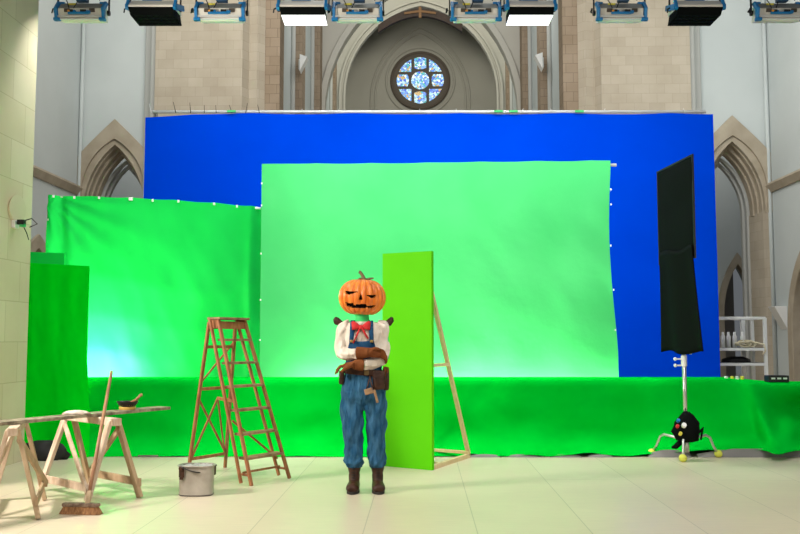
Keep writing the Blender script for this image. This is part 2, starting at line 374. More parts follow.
for sgn, sd in ((-1, 'left'), (1, 'right')):
    # transept side wall with a doorway arch
    mb = MB(); X = sgn*HW
    arch_wall(mb, 12.5, YB+.6, 0, 12, 19.75, 1.2, 1.55, 1.85, X, X+sgn*.5, side=True)
    struct(mb, 'wall_'+sd, M['plaster'])
    mb = MB(); arch_band(mb, 19.75, 1.42, 1.55, 2.12, 1.15, 1.55, 1.80, X-sgn*.05, X+sgn*.45, side=True)
    tag(mb.build('arched_doorway', M['stone_arch'], bevel=.02), 'stone pointed doorway surround low in the '+sd+' side wall, cut by the picture edge' if sgn > 0 else 'small stone pointed doorway top just above the leftmost green flat', 'doorway', kind='structure')
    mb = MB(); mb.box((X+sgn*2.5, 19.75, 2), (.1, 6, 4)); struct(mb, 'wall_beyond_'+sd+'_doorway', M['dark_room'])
    mb = MB(); mb.prism([(0, 0), (0, .22), (.10, .22), (.14, .16), (.05, 0)], lambda a, z: (X-sgn*a, 12.5, 4.9+z), lambda a, z: (X-sgn*a, YB, 4.9+z))
    struct(mb, 'trim_'+('1' if sgn < 0 else '2'), M['stone_arch'])
    # wall with the aisle arch
    cx = sgn*7.64
    mb = MB(); x0, x1 = (cx-.90, -5.4) if sgn < 0 else (5.4, cx+.90)
    arch_wall(mb, min(x0, -HW-.4) if sgn < 0 else x0, x1 if sgn < 0 else HW+.4, 0, 12, cx, .86, 4.35, 2.2, YB, YB+.45)
    struct(mb, 'wall_back_'+sd, M['plaster'])
    # corner pilaster strip and pipe
    mb = MB(); mb.cyl((sgn*(HW-.06), YB-.07, 0), (sgn*(HW-.06), YB-.07, 12), .05); struct(mb, 'trim_'+('3' if sgn < 0 else '4'), M['plaster'], smooth=True)
    mb = MB(); mb.box((sgn*6.80, YB-.06, 6), (.22, .12, 12)); mb.box((sgn*6.64, YB-.16, 6), (.14, .3, 12)); struct(mb, 'trim_'+('5' if sgn < 0 else '6'), M['moulding'], bevel=.04)
    # carved orders, each a step deeper
    mb = MB()
    arch_band(mb, cx, .90, 5.88, -.93, .80, 4.95, 1.36, YB-.10, YB+.3, z0=4.4)
    arch_band(mb, cx, .83, 4.95, 1.40, .76, 4.55, 1.62, YB-.03, YB+.4, z0=4.4)
    for k, (wo, wi, dz, y0) in enumerate(((.80, .745, 1.66, .12), (.75, .70, 1.57, .32), (.705, .66, 1.50, .52))):
        arch_band(mb, cx, wo, 4.5, dz+.1, wi, 4.5, dz, YB+y0, YB+y0+.25, z0=4.4)
        pts = [Vector((p[0], YB+y0+.02, p[1])) for p in arch_pts(cx, wi+.02, 4.5, dz+.03, 24, 4.4)]
        mb.tube(pts, .03, 8)
    jb = MB()
    for s2 in (-1, 1): jb.prism([(cx+s2*.90, YB-.08), (cx+s2*.80, YB-.08), (cx+s2*.735, YB+.1), (cx+s2*.652, YB+.80), (cx+s2*.90, YB+.80)], lambda a, b: (a, b, 0), lambda a, b: (a, b, 4.45))
    tag(jb.build('arch_jamb', M['stone']), kind='structure')
    tag(mb.build('aisle_arch', M['stone_arch'], bevel=.012), ('tall stone pointed arch at the ' + sd + ' edge of the blue screen'), 'stone arch', kind='structure')
    mb = MB()
    for (wo, wi, dz, y0) in ((.67, .60, 1.36, .80), (.61, .55, 1.27, .98)):
        arch_band(mb, cx, wo+.05, 4.5, dz+.08, wi, 4.5, dz, YB+y0, YB+y0+.16)
    tag(mb.build('inner_arch', M['moulding'], bevel=.02), 'grey painted inner order of the ' + sd + ' pointed arch', 'stone arch', kind='structure')
    mb = MB(); arch_wall(mb, cx-4, cx+4, 0, 9, sgn*9.6, .46, 2.1, 1.55, YB+5.5, YB+5.9); struct(mb, 'wall_aisle_'+sd, M['plaster'])
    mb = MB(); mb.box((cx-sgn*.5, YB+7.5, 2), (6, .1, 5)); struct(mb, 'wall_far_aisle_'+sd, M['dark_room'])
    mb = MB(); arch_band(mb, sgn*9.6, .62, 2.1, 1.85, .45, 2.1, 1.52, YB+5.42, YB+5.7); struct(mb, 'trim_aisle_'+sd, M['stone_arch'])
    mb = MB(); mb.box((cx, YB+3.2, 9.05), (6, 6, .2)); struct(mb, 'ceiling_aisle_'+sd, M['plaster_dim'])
    # great crossing pier, in stepped and splayed faces
    mb = MB(); o_ = [(6.56, 21.6), (4.40, 21.6), (4.28, 21.85), (4.06, 21.78), (3.90, 21.95), (3.90, 22.6), (6.56, 22.6)]
    mb.prism([(sgn*a, b) for a, b in o_], lambda a, b: (a, b, 0), lambda a, b: (a, b, 12)); struct(mb, 'crossing_pier', M['stone'])
    # chancel side wall and its piers
    mb = MB(); mb.box((sgn*4.0, 32.5, 9), (.4, 20, 18)); struct(mb, 'wall_chancel_'+sd, M['plaster'])
    for (ya, yb, xi) in ((21.97, 22.62, 3.53), (25.9, 26.6, 3.5), (30.5, 31.2, 3.5), (36.8, 37.3, 3.56)):
        mb = MB(); mb.box((sgn*(xi+4.0)/2, (ya+yb)/2, 9), (4.0-xi, yb-ya, 18))
        tag(mb.build('chancel_pier', M['stone_dark']), kind='structure')
    for yy in (25.7, 30.3, 36.6):
        mb = MB(); mb.cyl((sgn*3.74, yy, 0), (sgn*3.74, yy, 18), .07); tag(mb.build('trim_shaft', M['moulding'], smooth=True), kind='structure')

# transverse plaster arches, end wall and vault of the chancel
mb = MB(); arch_wall(mb, -4.2, 4.2, 8.5, 18.2, 0, 3.42, 9.3, 4.9, 31.3, 31.7); struct(mb, 'wall_arch_near', M['plaster_dim'])
mb = MB(); arch_band(mb, 0, 3.62, 9.3, 5.15, 3.40, 9.3, 4.88, 31.15, 31.35, z0=8.5); struct(mb, 'trim_7', M['plaster_dim'], bevel=.03)
mb = MB(); arch_wall(mb, -4.2, 4.2, 0, 18.2, 0, 3.38, 12.2, 4.05, 39.3, 39.6); struct(mb, 'wall_arch_far', M['plaster_dim'])
mb = MB()
arch_band(mb, 0, 3.66, 12.2, 4.35, 3.55, 12.2, 4.22, 39.15, 39.35)
arch_band(mb, 0, 3.46, 12.2, 4.14, 3.36, 12.2, 4.02, 39.2, 39.35); struct(mb, 'trim_8', M['plaster_dim'], bevel=.03)
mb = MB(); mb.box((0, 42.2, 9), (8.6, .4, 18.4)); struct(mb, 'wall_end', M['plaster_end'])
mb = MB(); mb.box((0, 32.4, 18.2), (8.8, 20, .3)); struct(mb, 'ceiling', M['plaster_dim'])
mb = MB(); WZ = 13.6; WX = -.03
for (w_, h_, zs) in ((2.15, 3.25, 12.7), (2.35, 3.5, 12.7)):
    mb.tube([Vector((WX+p[0], 41.98, p[1])) for p in arch_pts(0, w_, zs, h_, 28, 9)], .05, 8)
mb.tube([Vector((WX+1.62*math.cos(2*PI*k/48), 41.98, WZ+1.62*math.sin(2*PI*k/48))) for k in range(49)], .06, 8)
struct(mb, 'trim_9', M['plaster_end'], smooth=True)
# round window: tracery, nine panes
def disc(mb, r, y0, y1, n=64):
    pts = [(r*math.cos(2*PI*k/n), r*math.sin(2*PI*k/n)) for k in range(n)]
    mb.prism(pts, lambda a, b: (WX+a, y0, WZ+b), lambda a, b: (WX+a, y1, WZ+b))
R = 1.36
mb = MB(); disc(mb, R, 41.92, 42.05)
mb.tube([Vector((WX+R*math.cos(2*PI*k/64), 41.93, WZ+R*math.sin(2*PI*k/64))) for k in range(65)], .07, 8)
win = struct(mb, 'window_1', M['bronze'], smooth=False); 
def pane(pts, label):
    mb = MB(); mb.prism(pts, lambda a, b: (WX+a*R, 41.88, WZ+b*R), lambda a, b: (WX+a*R, 41.915, WZ+b*R))
    return mb.build('window_pane', M['stained'], win)
pane([(.315*math.cos(2*PI*k/32), .315*math.sin(2*PI*k/32)) for k in range(32)], '')
for k in range(4):
    a = k*PI/2; c, s_ = math.cos(a), math.sin(a)
    cp = [(-.21, .45), (-.12, .41), (0, .395), (.12, .41), (.21, .45), (.21, .775), (.11, .81), (0, .825), (-.11, .81), (-.21, .775)]
    pane([(x*c-y*s_, x*s_+y*c) for x, y in cp], '')
    q0, q1 = math.asin(.31/.805), PI/2-math.asin(.31/.805)
    dp = [(.31, .31)]+[(.805*math.cos(q0+(q1-q0)*i/10), .805*math.sin(q0+(q1-q0)*i/10)) for i in range(11)]
    pane([(x*c-y*s_, x*s_+y*c) for x, y in dp], '')
# curved roof timber below the far arch
mb = MB(); tp = []
for i in range(15):
    x = -1.86+3.72*i/14; tp.append((x, 15.98-.20*x*x-(.02*abs(x))))
mb.prism(tp+[(x, z-.34) for x, z in reversed(tp)], lambda a, b: (WX+a, 38.9, b), lambda a, b: (WX+a, 39.12, b))
tb = tag(mb.build('roof_timber', M['timber']), 'dark curved roof timber above the round stained glass window', 'roof timber')
mb = MB(); mb.box((WX, 38.86, 15.78), (.12, .1, .50)); mb.beam((WX-.70, 38.86, 15.74), (WX, 38.86, 15.84), .06, .09); mb.beam((WX+.70, 38.86, 15.74), (WX, 38.86, 15.84), .06, .09); mb.build('gilded_bracket', M['gold_timber'], tb)
# white wedge loudspeakers on chancel piers, sconce on right wall
for i, (x, lab) in enumerate(((-3.40, 'white wedge loudspeaker on the chancel pier left of the round window'), (3.40, 'white wedge loudspeaker on the chancel pier right of the round window'))):
    sg = 1 if x > 0 else -1
    mb = MB(); mb.prism([(0, 0), (-sg*.22, .42), (-sg*.0, .50)], lambda a, b: (x+a+sg*.1, 25.35, 9.05+b), lambda a, b: (x+a+sg*.1, 25.69, 9.05+b)); mb.box((x+sg*.12, 25.6, 9.3), (.06, .2, .3)); tag(mb.build('wall_loudspeaker', M['white_paint'], bevel=.01), lab, 'loudspeaker', 'wedge loudspeakers on the chancel piers')
mb = MB(); mb.prism([(0, 0), (-.30, .55), (0, .55)], lambda a, b: (HW+a, 21.25, 1.55+b), lambda a, b: (HW+a, 21.65, 1.55+b)); tag(mb.build('wall_sconce', M['white_paint'], bevel=.01), 'white triangular wall light low on the wall between the right arches', 'wall light')

# near stone pier on the left
xn = P(36, 20, 9.95)[0]; pc = P(25, 415, 9.95)
mb = MB(); mb.box((pc.x-1.0, pc.y-1.25, 6), (2.0, 2.5, 12)); struct(mb, 'stone_pier', M['stone_near'])

# ------------------------------------------------------------------ cloth screens
def cloth(name, px0, px1, top, bot, D, m, parent=None, nu=90, nv=60, amp=.02, seed=0, edge0=None, edge1=None, folds=None):
    """hanging cloth; top(t)->py or z, bot -> z ; edges bend the sides; D may be function of t"""
    mb = MB()
    def fn(u, v):
        d = D(u) if callable(D) else D
        pl = px0; pr = px1
        zt = top(u)
        z = zt + (bot-zt)*(1-v)
        e0 = edge0(v) if edge0 else 0; e1 = edge1(v) if edge1 else 0
        px = pl+e0+(pr+e1-pl-e0)*u
        q = W((px-400)/F*d, d, z)
        q2 = W(0, 1, 0)
        s = noise.noise(Vector((u*6+seed, v*3, seed)))*amp + noise.noise(Vector((u*14+v*5+seed, v*6, seed+3)))*amp*.35
        if folds: s += folds(u, v)
        return q - q2*s
    mb.grid(nu, nv, fn)
    return mb.build(name, m, parent, smooth=True)
def zz(py, D):
    v = (267-py)/F
    return CH+(sT+cT*v)/(cT-sT*v)*D

# blue screen
D = 13.5
blue = thing('blue_screen', W(.3, D, 0), 'huge plain blue screen cloth hung behind everything', 'backdrop')
def btop(u): return zz(113, D)-.07*max(0, 1-u*12)-.02*abs(math.sin(u*17))
cloth('cloth', 141.0, 718.5, btop, .15, D, M['blue_cloth'], blue, amp=.015, seed=1, nu=110)
mb = MB(); a = W((147-400)/F*D, D+.04, zz(113, D)+.03); b = W((712-400)/F*D, D+.04, zz(110, D)); a.z = b.z = zz(111.2, D)
mb.tube([a, b], .025, 10); mb.build('top_pole', M['white_paint'], blue, smooth=True)
for px in (150, 430, 708):
    mb = MB(); q = W((px-400)/F*D, D+.10, 0); mb.cyl(q, q+Vector((0, 0, zz(112, D))), .03); mb.build('support_pole', M['chrome'], blue, smooth=True)
for px in (147, 172, 187, 201, 213, 229, 243, 257, 300, 336, 420, 458, 523, 556, 607, 690):
    mb = MB(); q = W((px-400)/F*D, D, zz(113, D)); h = random.uniform(.12, .20) if px < 260 else .07; mb.cyl(q, q+Vector((random.uniform(-.05, .04), 0, h)), .006, .003, 6); mb.build('tie', M['black' if px > 150 and px < 300 else 'white_paint'], blue)
for px in (229, 500, 515, 582): 
    mb = MB(); q = W((px-400)/F*D, D-.04, zz(112, D)); mb.box(q, (.13, .03, .03)); mb.build('tape', M['green_tape'], blue)

# large middle green screen
D = 11.3
mid = thing('green_screen', W(.4, D, 0), 'largest light green screen cloth, hanging in the middle in front of the blue', 'backdrop', 'hanging green screens')
def mtop(u): return zz(164.5-4.5*u, D)-.008*abs(math.sin(u*20))
def mfold(u, v):
    k = .07*math.exp(-((u-.06-.20*(1-v))*14)**2)*v+.03*math.exp(-((u-.16-.45*(1-v))*12)**2)*v
    k += .02*math.sin((u*9+v*3))*math.exp(-u*5)
    return k
mc = cloth('cloth', 260.5, 617, mtop, .2, D, M['green_cloth'], mid, amp=.02, seed=4, edge1=lambda v: -5*math.sin(min(1, max(0, (v-.27)/.7))*PI*.75)**1.5*1.3 if v > .27 else 0, folds=mfold, nu=120, nv=80)
mb = MB(); a = W((259-400)/F*D, D+.10, zz(164.5, D)-.06); b = W((621-400)/F*D, D+.10, zz(159.6, D)-.05); mb.tube([a, b], .02, 10); mb.build('top_pole', M['white_paint'], mid, smooth=True)
for px in (268, 606):
    mb = MB(); q = W((px-400)/F*D, D+.14, 0); mb.cyl(q, q+Vector((0, 0, zz(165, D))), .02); mb.build('support_pole', M['chrome'], mid, smooth=True)
for px, py in ((261, 184), (261, 206), (261, 254), (261, 300), (261, 340), (612, 190), (612, 205), (611, 246), (613, 290), (614, 330)):
    mb = MB(); q = W((px-400)/F*D, D-.05, zz(py, D)); mb.box(q, (.014, .015, .022)); mb.build('clip', M['white_paint'], mid)

# left green screen
D = 11.75
lft = thing('green_screen', W(-3.4, D, 0), 'sagging green screen cloth hanging on the left with a bright lit lower corner', 'backdrop', 'hanging green screens')
def ltop(u): return zz(195+3.2*u+8.5*u*u, D)-.01*abs(math.sin(u*16))
def lfold(u, v):
    k = 0
    for uu, a_ in ((.02, .05), (.05, -.03), (.09, .03)): k += a_*math.exp(-((u-uu-.10*(1-v)*(uu*9))*34)**2)
    k += .05*math.exp(-((u-.955)*38)**2)-.09*math.exp(-((u-.985)*40)**2)
    for vv in (.62, .45, .30): k += .012*math.exp(-((v-vv-.03*math.sin(u*7))*26)**2)
    k += .03*math.sin(u*26+2*v)*max(0, .42-v)*(1 if .15 < u < .9 else .3)
    # swags from the top corners
    dx, dz = u, 1-v
    k += .02*math.sin(22*math.atan2(dz, dx+.02))*math.exp(-3*(dx+dz))*(1 if dz > .02 else 0)
    return k
cloth('cloth', 45.5, 261, ltop, .2, D, M['green_cloth_left'], lft, amp=.04, seed=9, folds=lfold, nu=150, nv=90)
mb = MB(); pts = [W((49+u*210-400)/F*D, D+.03, ltop(u)-.015) for u in [i/12 for i in range(13)]]; mb.tube(pts, .016, 8); mb.build('top_rope', M['white_paint'], lft, smooth=True)
for px in (56, 250):
    mb = MB(); q = W((px-400)/F*D, D+.14, 0); mb.cyl(q, q+Vector((0, 0, zz(201 if px < 100 else 207, D))), .02); mb.build('support_pole', M['chrome'], lft, smooth=True)
for px in (51, 72, 97, 129, 151, 177, 213, 236):
    mb = MB(); u = (px-49)/213; q = W((px-400)/F*D, D-.03, ltop(u)-.02); mb.box(q, (.022, .02, .032) if px != 129 else (.05, .02, .04)); mb.build('clip', M['white_paint'], lft)
for py in (220, 249): 
    mb = MB(); q = W((47-400)/F*D, D-.04, zz(py, D)); mb.box(q, (.018, .02, .025)); mb.build('clip', M['white_paint'], lft)

# the two left flats
D = 10.9
bf = thing('green_flat', W(-4.3, D, 0), 'rear green flat whose top shows behind the taller left edge flat', 'flat', 'green flats at the left pier')
mb = MB(); a, b = (18-400)/F*D, (63-400)/F*D
mb.prism([(a, 0), (b, 0), (b, zz(253, D)), (a, zz(251.5, D))], lambda x, z: W(x, D, z), lambda x, z: W(x, D+.05, z)); mb.build('panel', M['green_cloth_left'], bf, bevel=.004)
mb = MB(); mb.beam(W(b-.1, D+.05, .1), W(b-.1, D+.55, .02), .05, .05); mb.beam(W(b-.1, D+.06, 1.6), W(b-.1, D+.5, .05), .05, .05); mb.build('brace', M['pine'], bf)
D = 10.33
ff = thing('green_flat', W(-4.1, D, 0), 'front green flat beside the near stone pier, its cloth flaring onto the floor', 'flat', 'green flats at the left pier')
def ffold(u, v): return .05*math.exp(-v*5)*math.sin(u*9+1)+.12*math.exp(-v*9)
cloth('cloth', 21, 88.5, lambda u: zz(262.5+3.5*u, D), .0, D, M['green_flat'], ff, amp=.012, seed=12, edge1=lambda v: 7*max(0, .52-v)/.52, folds=ffold, nu=40, nv=50)
mb = MB(); a, b = (21-400)/F*D, (86-400)/F*D
mb.prism([(a, 0), (b, 0), (b, zz(268, D)), (a, zz(264, D))], lambda x, z: W(x, D+.05, z), lambda x, z: W(x, D+.09, z)); mb.build('panel', M['green_flat'], ff)

# low wall with a draped green cloth along its whole length
D = 10.62
low = thing('draped_low_wall', W(0, D+.3, 0), 'long low wall draped in deep green cloth behind the standing figure', 'low wall')
def dtop(px, d=10.62):
    if px < 722: return zz(379, d)
    return zz(379+min(1, (px-722)/45)*4.5, d)
def dfn(u, v):
    px = 76+u*900
    zt = dtop(px)
    d = D; z = 0
    if v > .85:
        t = (v-.85)/.15; z = zt; d = D+.02+t*.55
    else:
        t = v/.85; z = zt*t
        if t > .93: d = D+.02*(t-.93)/.07
        hem = .012+.022*max(0, math.sin(px*.045+.4))+.016*max(0, math.sin(px*.11))
        if px > 640: hem = .03+.05*min(1, (px-640)/60)
        hem = hem if px > 470 else hem*.3
        z = z + hem*(1-t)**3
        d -= (.05*noise.noise(Vector((px*.010, t*2, 3)))+.02*noise.noise(Vector((px*.03, t*3, 5))))*(1-t*t)+.02
        d -= .36*(1-t)**10
        if px < 300: d -= .01*math.sin(px*.05)*(1-t)
        if px > 735:   # heavy folds at the right, where the cloth falls over something lower
            s = min(1, (px-735)/30)
            ridge = px-(745+26*(1-t))
            d -= .24*math.exp(-(ridge/9)**2)*s*(1-.4*t)
            d += .34*s*math.exp(-((px-800)/22)**2)*math.exp(-((t-.62)/.22)**2)
            d -= .20*math.exp(-((px-778-20*t)/13)**2)*(1-t)*s
    return W((px-400)/F*d, d, z)
mb = MB(); mb.grid(276, 50, dfn); mb.build('cloth', M['green_drape'], low, smooth=True)
mb = MB(); mb.prism([((78-400)/F*D, 0), ((974-400)/F*D, 0), ((974-400)/F*D, .79), ((722-400)/F*D, .83), ((78-400)/F*D, .84)], lambda x, z: W(x, D+.08+(.44 if x > 3.6 else 0), z*(.97 if x > 3.6 else 1)), lambda x, z: W(x, D+.55, z*(.97 if x > 3.6 else 1))); mb.build('board_core', M['backing'], low)
mb = MB()
for (a, b) in ((468, 500), (505, 540), (548, 580), (585, 612), (645, 690), (694, 800)):
    def hf(u, v, a=a, b=b):
        px = a+(b-a)*u; h = (.03+(.05 if a > 640 else 0))*math.sin(u*PI)**.5 if b < 790 else .03+.06*min(1, u*3)
        return W((px-400)/F*(D-.40), D-.40-.02*math.sin(u*PI)+.05*v, .002+h*v)
    mb.grid(12, 2, hf)
mb.grid(4, 1, lambda u, v: W((142+20*u-400)/F*10.2, 10.18, .01+.02*v)); mb.build('turned_hem', M['backing'], low)
hotl = area('floor_lamp_glow', W((80-400)/F*11.1, 11.15, .75), W((108-400)/F*11.75, 11.75, 1.35), .5, .35, 190, (1, .93, .72))

# lime flat with pine brace
lf = thing('lime_flat', W(.08, 9.2, 0), 'tall narrow lime green flat propped by a pine brace behind the standing figure', 'flat')
A = G(384.0, 466.2); B = G(432.0, 470.5); A.z = B.z = 0
dv = (B-A).normalized(); A = B-dv*.602; nb = Vector((-dv.y, dv.x, 0)); H = 2.222
up = Vector((0, 0, 1))
mb = MB(); mb.prism([(0, .0), (.602, .0), (.602, H), (0, H+.003)], lambda a, z: A+dv*a+up*z, lambda a, z: A+dv*a+nb*.045+up*z); mb.build('panel', M['lime'], lf, bevel=.002)
mb = MB(); mb.box((0, 0, 0), (0, 0, 0)); mb.v = []; mb.f = []; mb.mi = []
C1 = P(468.5, 456.5, 1); Cg = G(468.5, 457.5)
for s_, nm in ((.572, 1), (.03, 0)):
    base = A+dv*s_+nb*.05; foot = base+(Cg-(A+dv*.572+nb*.05)); foot.z = 0
    mb = MB(); mb.beam(base+up*.022, foot+up*.022, .045, .045, ext=.0); mb.build('base_rail', M['pine'], lf, bevel=.002)
    mb = MB(); mb.beam(base+up*1.80, foot+up*.045, .04, .04); mb.build('brace', M['pine'], lf, bevel=.002)
    q = (base+up*1.05); k = (1.80-1.05)/(1.80-.045); q2 = base.lerp(foot, k)+up*1.05
    mb = MB(); mb.beam(q, q2, .035, .035); mb.build('mid_rail', M['pine'], lf, bevel=.002)
f0 = A+dv*.03+nb*.05; f1 = A+dv*.572+nb*.05; ft = Cg-f1; ft.z = 0
mb = MB(); mb.beam(f0+ft*.96+up*.06, f1+ft*.96+up*.06, .05, .03, ext=.02); mb.build('cross_rail', M['pine'], lf, bevel=.002)
mb = MB(); mb.beam(f0+ft*.25+up*.022, f1+ft*.25+up*.022, .04, .04); mb.build('cross_rail', M['pine'], lf, bevel=.002)

# ------------------------------------------------------------------ flag stand
st = thing('flag_stand', W((683-400)/F*10.02, 10.02, 0), 'chrome three legged stand with tennis balls on its feet, below the black flag', 'stand')
c0 = W((682.5-400)/F*10.02, 10.02, 0)
mb = MB(); mb.cyl(c0+up*.13, c0+up*1.30, .024); mb.beam(c0+up*1.2, c0+up*1.2+W(.075, 0), .03, .03); mb.cyl(c0+up*1.15+W(.075, 0), c0+up*2.9+W(.075, 0), .014); mb.build('pole', M['chrome'], st, smooth=True)
mb = MB(); mb.cyl(c0+up*1.02, c0+up*1.14, .032); mb.beam(c0+up*1.10, c0+up*1.10+W(-.09, 0), .018, .018); mb.beam(c0+up*1.03, c0+up*1.03+W(-.09, 0), .018, .018); mb.build('collar', M['grip_white'], st, bevel=.004)
for dz in (1.10, 1.03):
    mb = MB(); mb.ball(c0+up*dz+W(-.10, -.01), .020, 10); mb.build('knob', M['grip_white'], st, smooth=True)
mb = MB(); mb.cyl(c0+up*.08, c0+up*.24, .035); mb.build('hub', M['chrome'], st, smooth=True)
for (px, py) in ((683, 462), (652, 456), (718.5, 457.5)):
    f = G(px, py); d = f-c0; q = c0+up*.20
    mb = MB(); mb.tube([q, q+d*.25+up*.03, q+d*.62+up*.055, q+d*.74+up*.03, q+d*.86+up*-.08, c0+d+up*.04], .016, 10); lg = mb.build('leg', M['chrome'], st, smooth=True)
    mb = MB(); mb.ball(f+up*.042, .045, 16, (1, 1, .93)); mb.build('tennis_ball', M['ball'], lg, smooth=True)
bagc = c0+W(-.01, -.07, .36)
bg = thing('cable_bag', bagc-up*.16, 'small black bag with coloured tape rolls tied at the foot of the flag stand pole', 'bag')
mb = MB(); mb.loft([(0, 0, -.16, .05, .05), (0, 0, -.14, .11, .09), (0, 0, -.05, .15, .10), (0, 0, .05, .13, .09), (0, 0, .13, .07, .06), (0, 0, .17, .03, .03)], 20, wob=lambda q, z: .14*math.sin(3*q+z*20)+.08*math.sin(7*q-z*40)); mb.v = [v+bagc for v in mb.v]
mb.tube([bagc+Vector((.08, 0, -.10)), bagc+Vector((.17, 0, -.02)), bagc+Vector((.15, 0, -.14))], [.02, .03, .01]); mb.tube([bagc+Vector((-.05, 0, -.14)), bagc+Vector((-.13, -.02, -.21)), bagc+Vector((-.17, 0, -.22))], [.03, .03, .01])
mb.build('bag_body', M['black_cloth'], bg, smooth=True)
for (dx, dz, m_) in ((-.12, .07, 'blue_bracket'), (-.13, .01, 'red'), (-.06, .02, 'grip_white'), (-.10, -.07, 'yellow')):
    mb = MB(); mb.cyl(bagc+Vector((dx, -.09, dz)), bagc+Vector((dx, -.12, dz+.02)), .019 if m_ != 'grip_white' else .027); mb.build('tape_roll', M[m_], bg, bevel=.004)
fl = thing('flag', W(3.08, 10.1, 1.17), 'tall black cloth flag hanging on the chrome stand in front of the blue', 'light flag')
tl = P(657.5, 172.5, 10.6); tr = P(692.5, 155, 9.65)
def ffn(u, v):
    q = tl.lerp(tr, u); z = 2.2+(q.z-2.2)*v; s = .012*noise.noise(Vector((u*3, v*3, 1)))
    return Vector((q.x+s, q.y, z))
mb = MB(); mb.grid(20, 24, ffn); mb.build('upper_cloth', M['black_cloth'], fl, smooth=True, solid=.012)
mb = MB()
c_ = [Vector((tl.x, tl.y, 2.2)), Vector((tr.x, tr.y, 2.2)), tr, tl]
for i in range(4): mb.beam(c_[i], c_[(i+1) % 4], .02, .02, ext=.008)
mb.build('frame', M['black'], fl)
def lfn(u, v):
    z = 1.17+.02*math.sin(u*8)+(2.32-1.17)*v
    q = tl.lerp(tr, .02+u*.93); fx = -.025 + .06*(1-v)*u + .022*math.sin(u*9+v)*(1-v*.7)
    return Vector((q.x+fx, q.y-.05-(.06*(1-v)*u), z))
mb = MB(); mb.grid(40, 24, lfn); mb.build('lower_cloth', M['black_cloth'], fl, smooth=True, solid=.012)

# ------------------------------------------------------------------ storage rack
D = 13.85
rk = thing('storage_rack', W((738-400)/F*D, D+.25, 0), 'white tubular metal rack standing right of the blue screen', 'rack')
xa, xb = (700-400)/F*D, (764-400)/F*D; ztop = zz(318, D)
def rb(p0, p1, nm='rail', r=.04): m_ = MB(); m_.beam(p0, p1, r, r, ext=r/2*0); return m_.build(nm, M['white_paint'], rk, bevel=.004)
for x in (xa, xb):
    for d in (D, D+.5): rb(W(x, d, 0), W(x, d, ztop), 'post', .05)
rb(W((742-400)/F*(D+.5), D+.5, 0), W((742-400)/F*(D+.5), D+.5, ztop), 'post', .06)
for z in (ztop, zz(349.5, D), zz(364.5, D)):
    for d in (D, D+.5): rb(W(xa, d, z), W(xb, d, z))
    rb(W(xb, D, z), W(xb, D+.5, z))
for z in (zz(349.5, D), zz(364.5, D)):
    mb = MB(); mb.prism([(xa, D), (xb, D), (xb, D+.5), (xa, D+.5)], lambda x, d: W(x, d, z+.015), lambda x, d: W(x, d, z+.027)); mb.build('shelf', M['grey_metal'], rk)
zs = zz(349.5, D)+.028
for i, px in enumerate((722, 727.5, 733.5, 741.5)):
    mb = MB(); q = W((px-400)/F*(D+.2), D+.2, zs); mb.loft([(q.x, q.y, zs, .032, .032), (q.x, q.y, zs+.17, .034, .034), (q.x, q.y, zs+.2, .02, .02), (q.x, q.y, zs+.24, .018, .018)], 12)
    tag(mb.build('bottle', M['grip_white'], smooth=True), ('white bottle on the upper shelf of the white rack', ('nearest the blue screen', 'second from the blue screen', 'third from the blue screen', 'rightmost, behind the rope')[i])[0]+', '+('nearest the blue screen', 'second from the blue screen', 'third from the blue screen', 'rightmost behind the rope')[i], 'bottle', 'white bottles on the rack')
mb = MB()
for k in range(5):
    pts = []; x0 = (743+3.2*k-400)/F*D
    for i in range(15):
        a = 2*PI*i/14; pts.append(W(x0+.10*math.cos(a), D+.10+.05*math.sin(a)+.03*k, zs+.06+.05*math.sin(a)*(1 if k % 2 else -.5)))
    mb.tube(pts, .012, 6)
mb.tube([W((755-400)/F*D, D+.1, zs+.08), W((762-400)/F*D, D-.03, zs+.05), W((763-400)/F*D, D-.04, zs-.05), W((760-400)/F*D, D-.04, zs-.10)], .012, 6)
tag(mb.build('rope_coil', M['rope'], smooth=True), 'loose coil of cream rope on the upper shelf of the white rack', 'rope')
zb = zz(364.5, D)+.028
mb = MB(); mb.loft([(0, 0, 0, .22, .14), (0, 0, .05, .21, .13), (0, 0, .09, .10, .07)], 18, wob=lambda q, z: .1*math.sin(5*q)); q = W((735-400)/F*(D+.25), D+.25, zb); mb.v = [v+q for v in mb.v]; tag(mb.build('dark_cloth', M['black'], smooth=True), 'flat black cloth bundle on the lower shelf of the white rack', 'cloth')
mb = MB(); q = W((775-400)/F*10.9, 10.62, 0); q.z = zz(381, 10.6)-.05
bx_ = thing('equipment_case', W((774-400)/F*10.9, 10.9, dtop(780)+.003), 'flat black equipment case with white labels lying on the draped wall', 'case')
q = W((774-400)/F*10.9, 10.9, dtop(780)+.045); mb.box(q, (.24, .16, .08)); mb.build('case_body', M['black'], bx_, bevel=.006)
for dx in (-.07, 0, .07): mb = MB(); mb.box(q+Vector((dx, -.083, .005)), (.045, .004, .02)); mb.build('case_label', M['grip_white'], bx_)
for i, (px, m_) in enumerate(((724, 'grip_white'), (730, 'yellow'), (735, 'grip_white'), (740, 'yellow'))):
    mb = MB(); q = W((px-400)/F*10.9, 10.9, dtop(740)+.002); mb.loft([(q.x, q.y, q.z, .022, .022), (q.x, q.y, q.z+.04, .022, .022)], 12)
    tag(mb.build('tape_roll', M[m_], bevel=.004), ('white tape roll on the draped wall nearest the blue screen', 'yellow tape roll between the two white ones on the draped wall', 'white tape roll between the two yellow ones on the draped wall', 'yellow tape roll on the draped wall furthest from the blue screen')[i], 'tape roll', 'tape rolls on the draped wall')

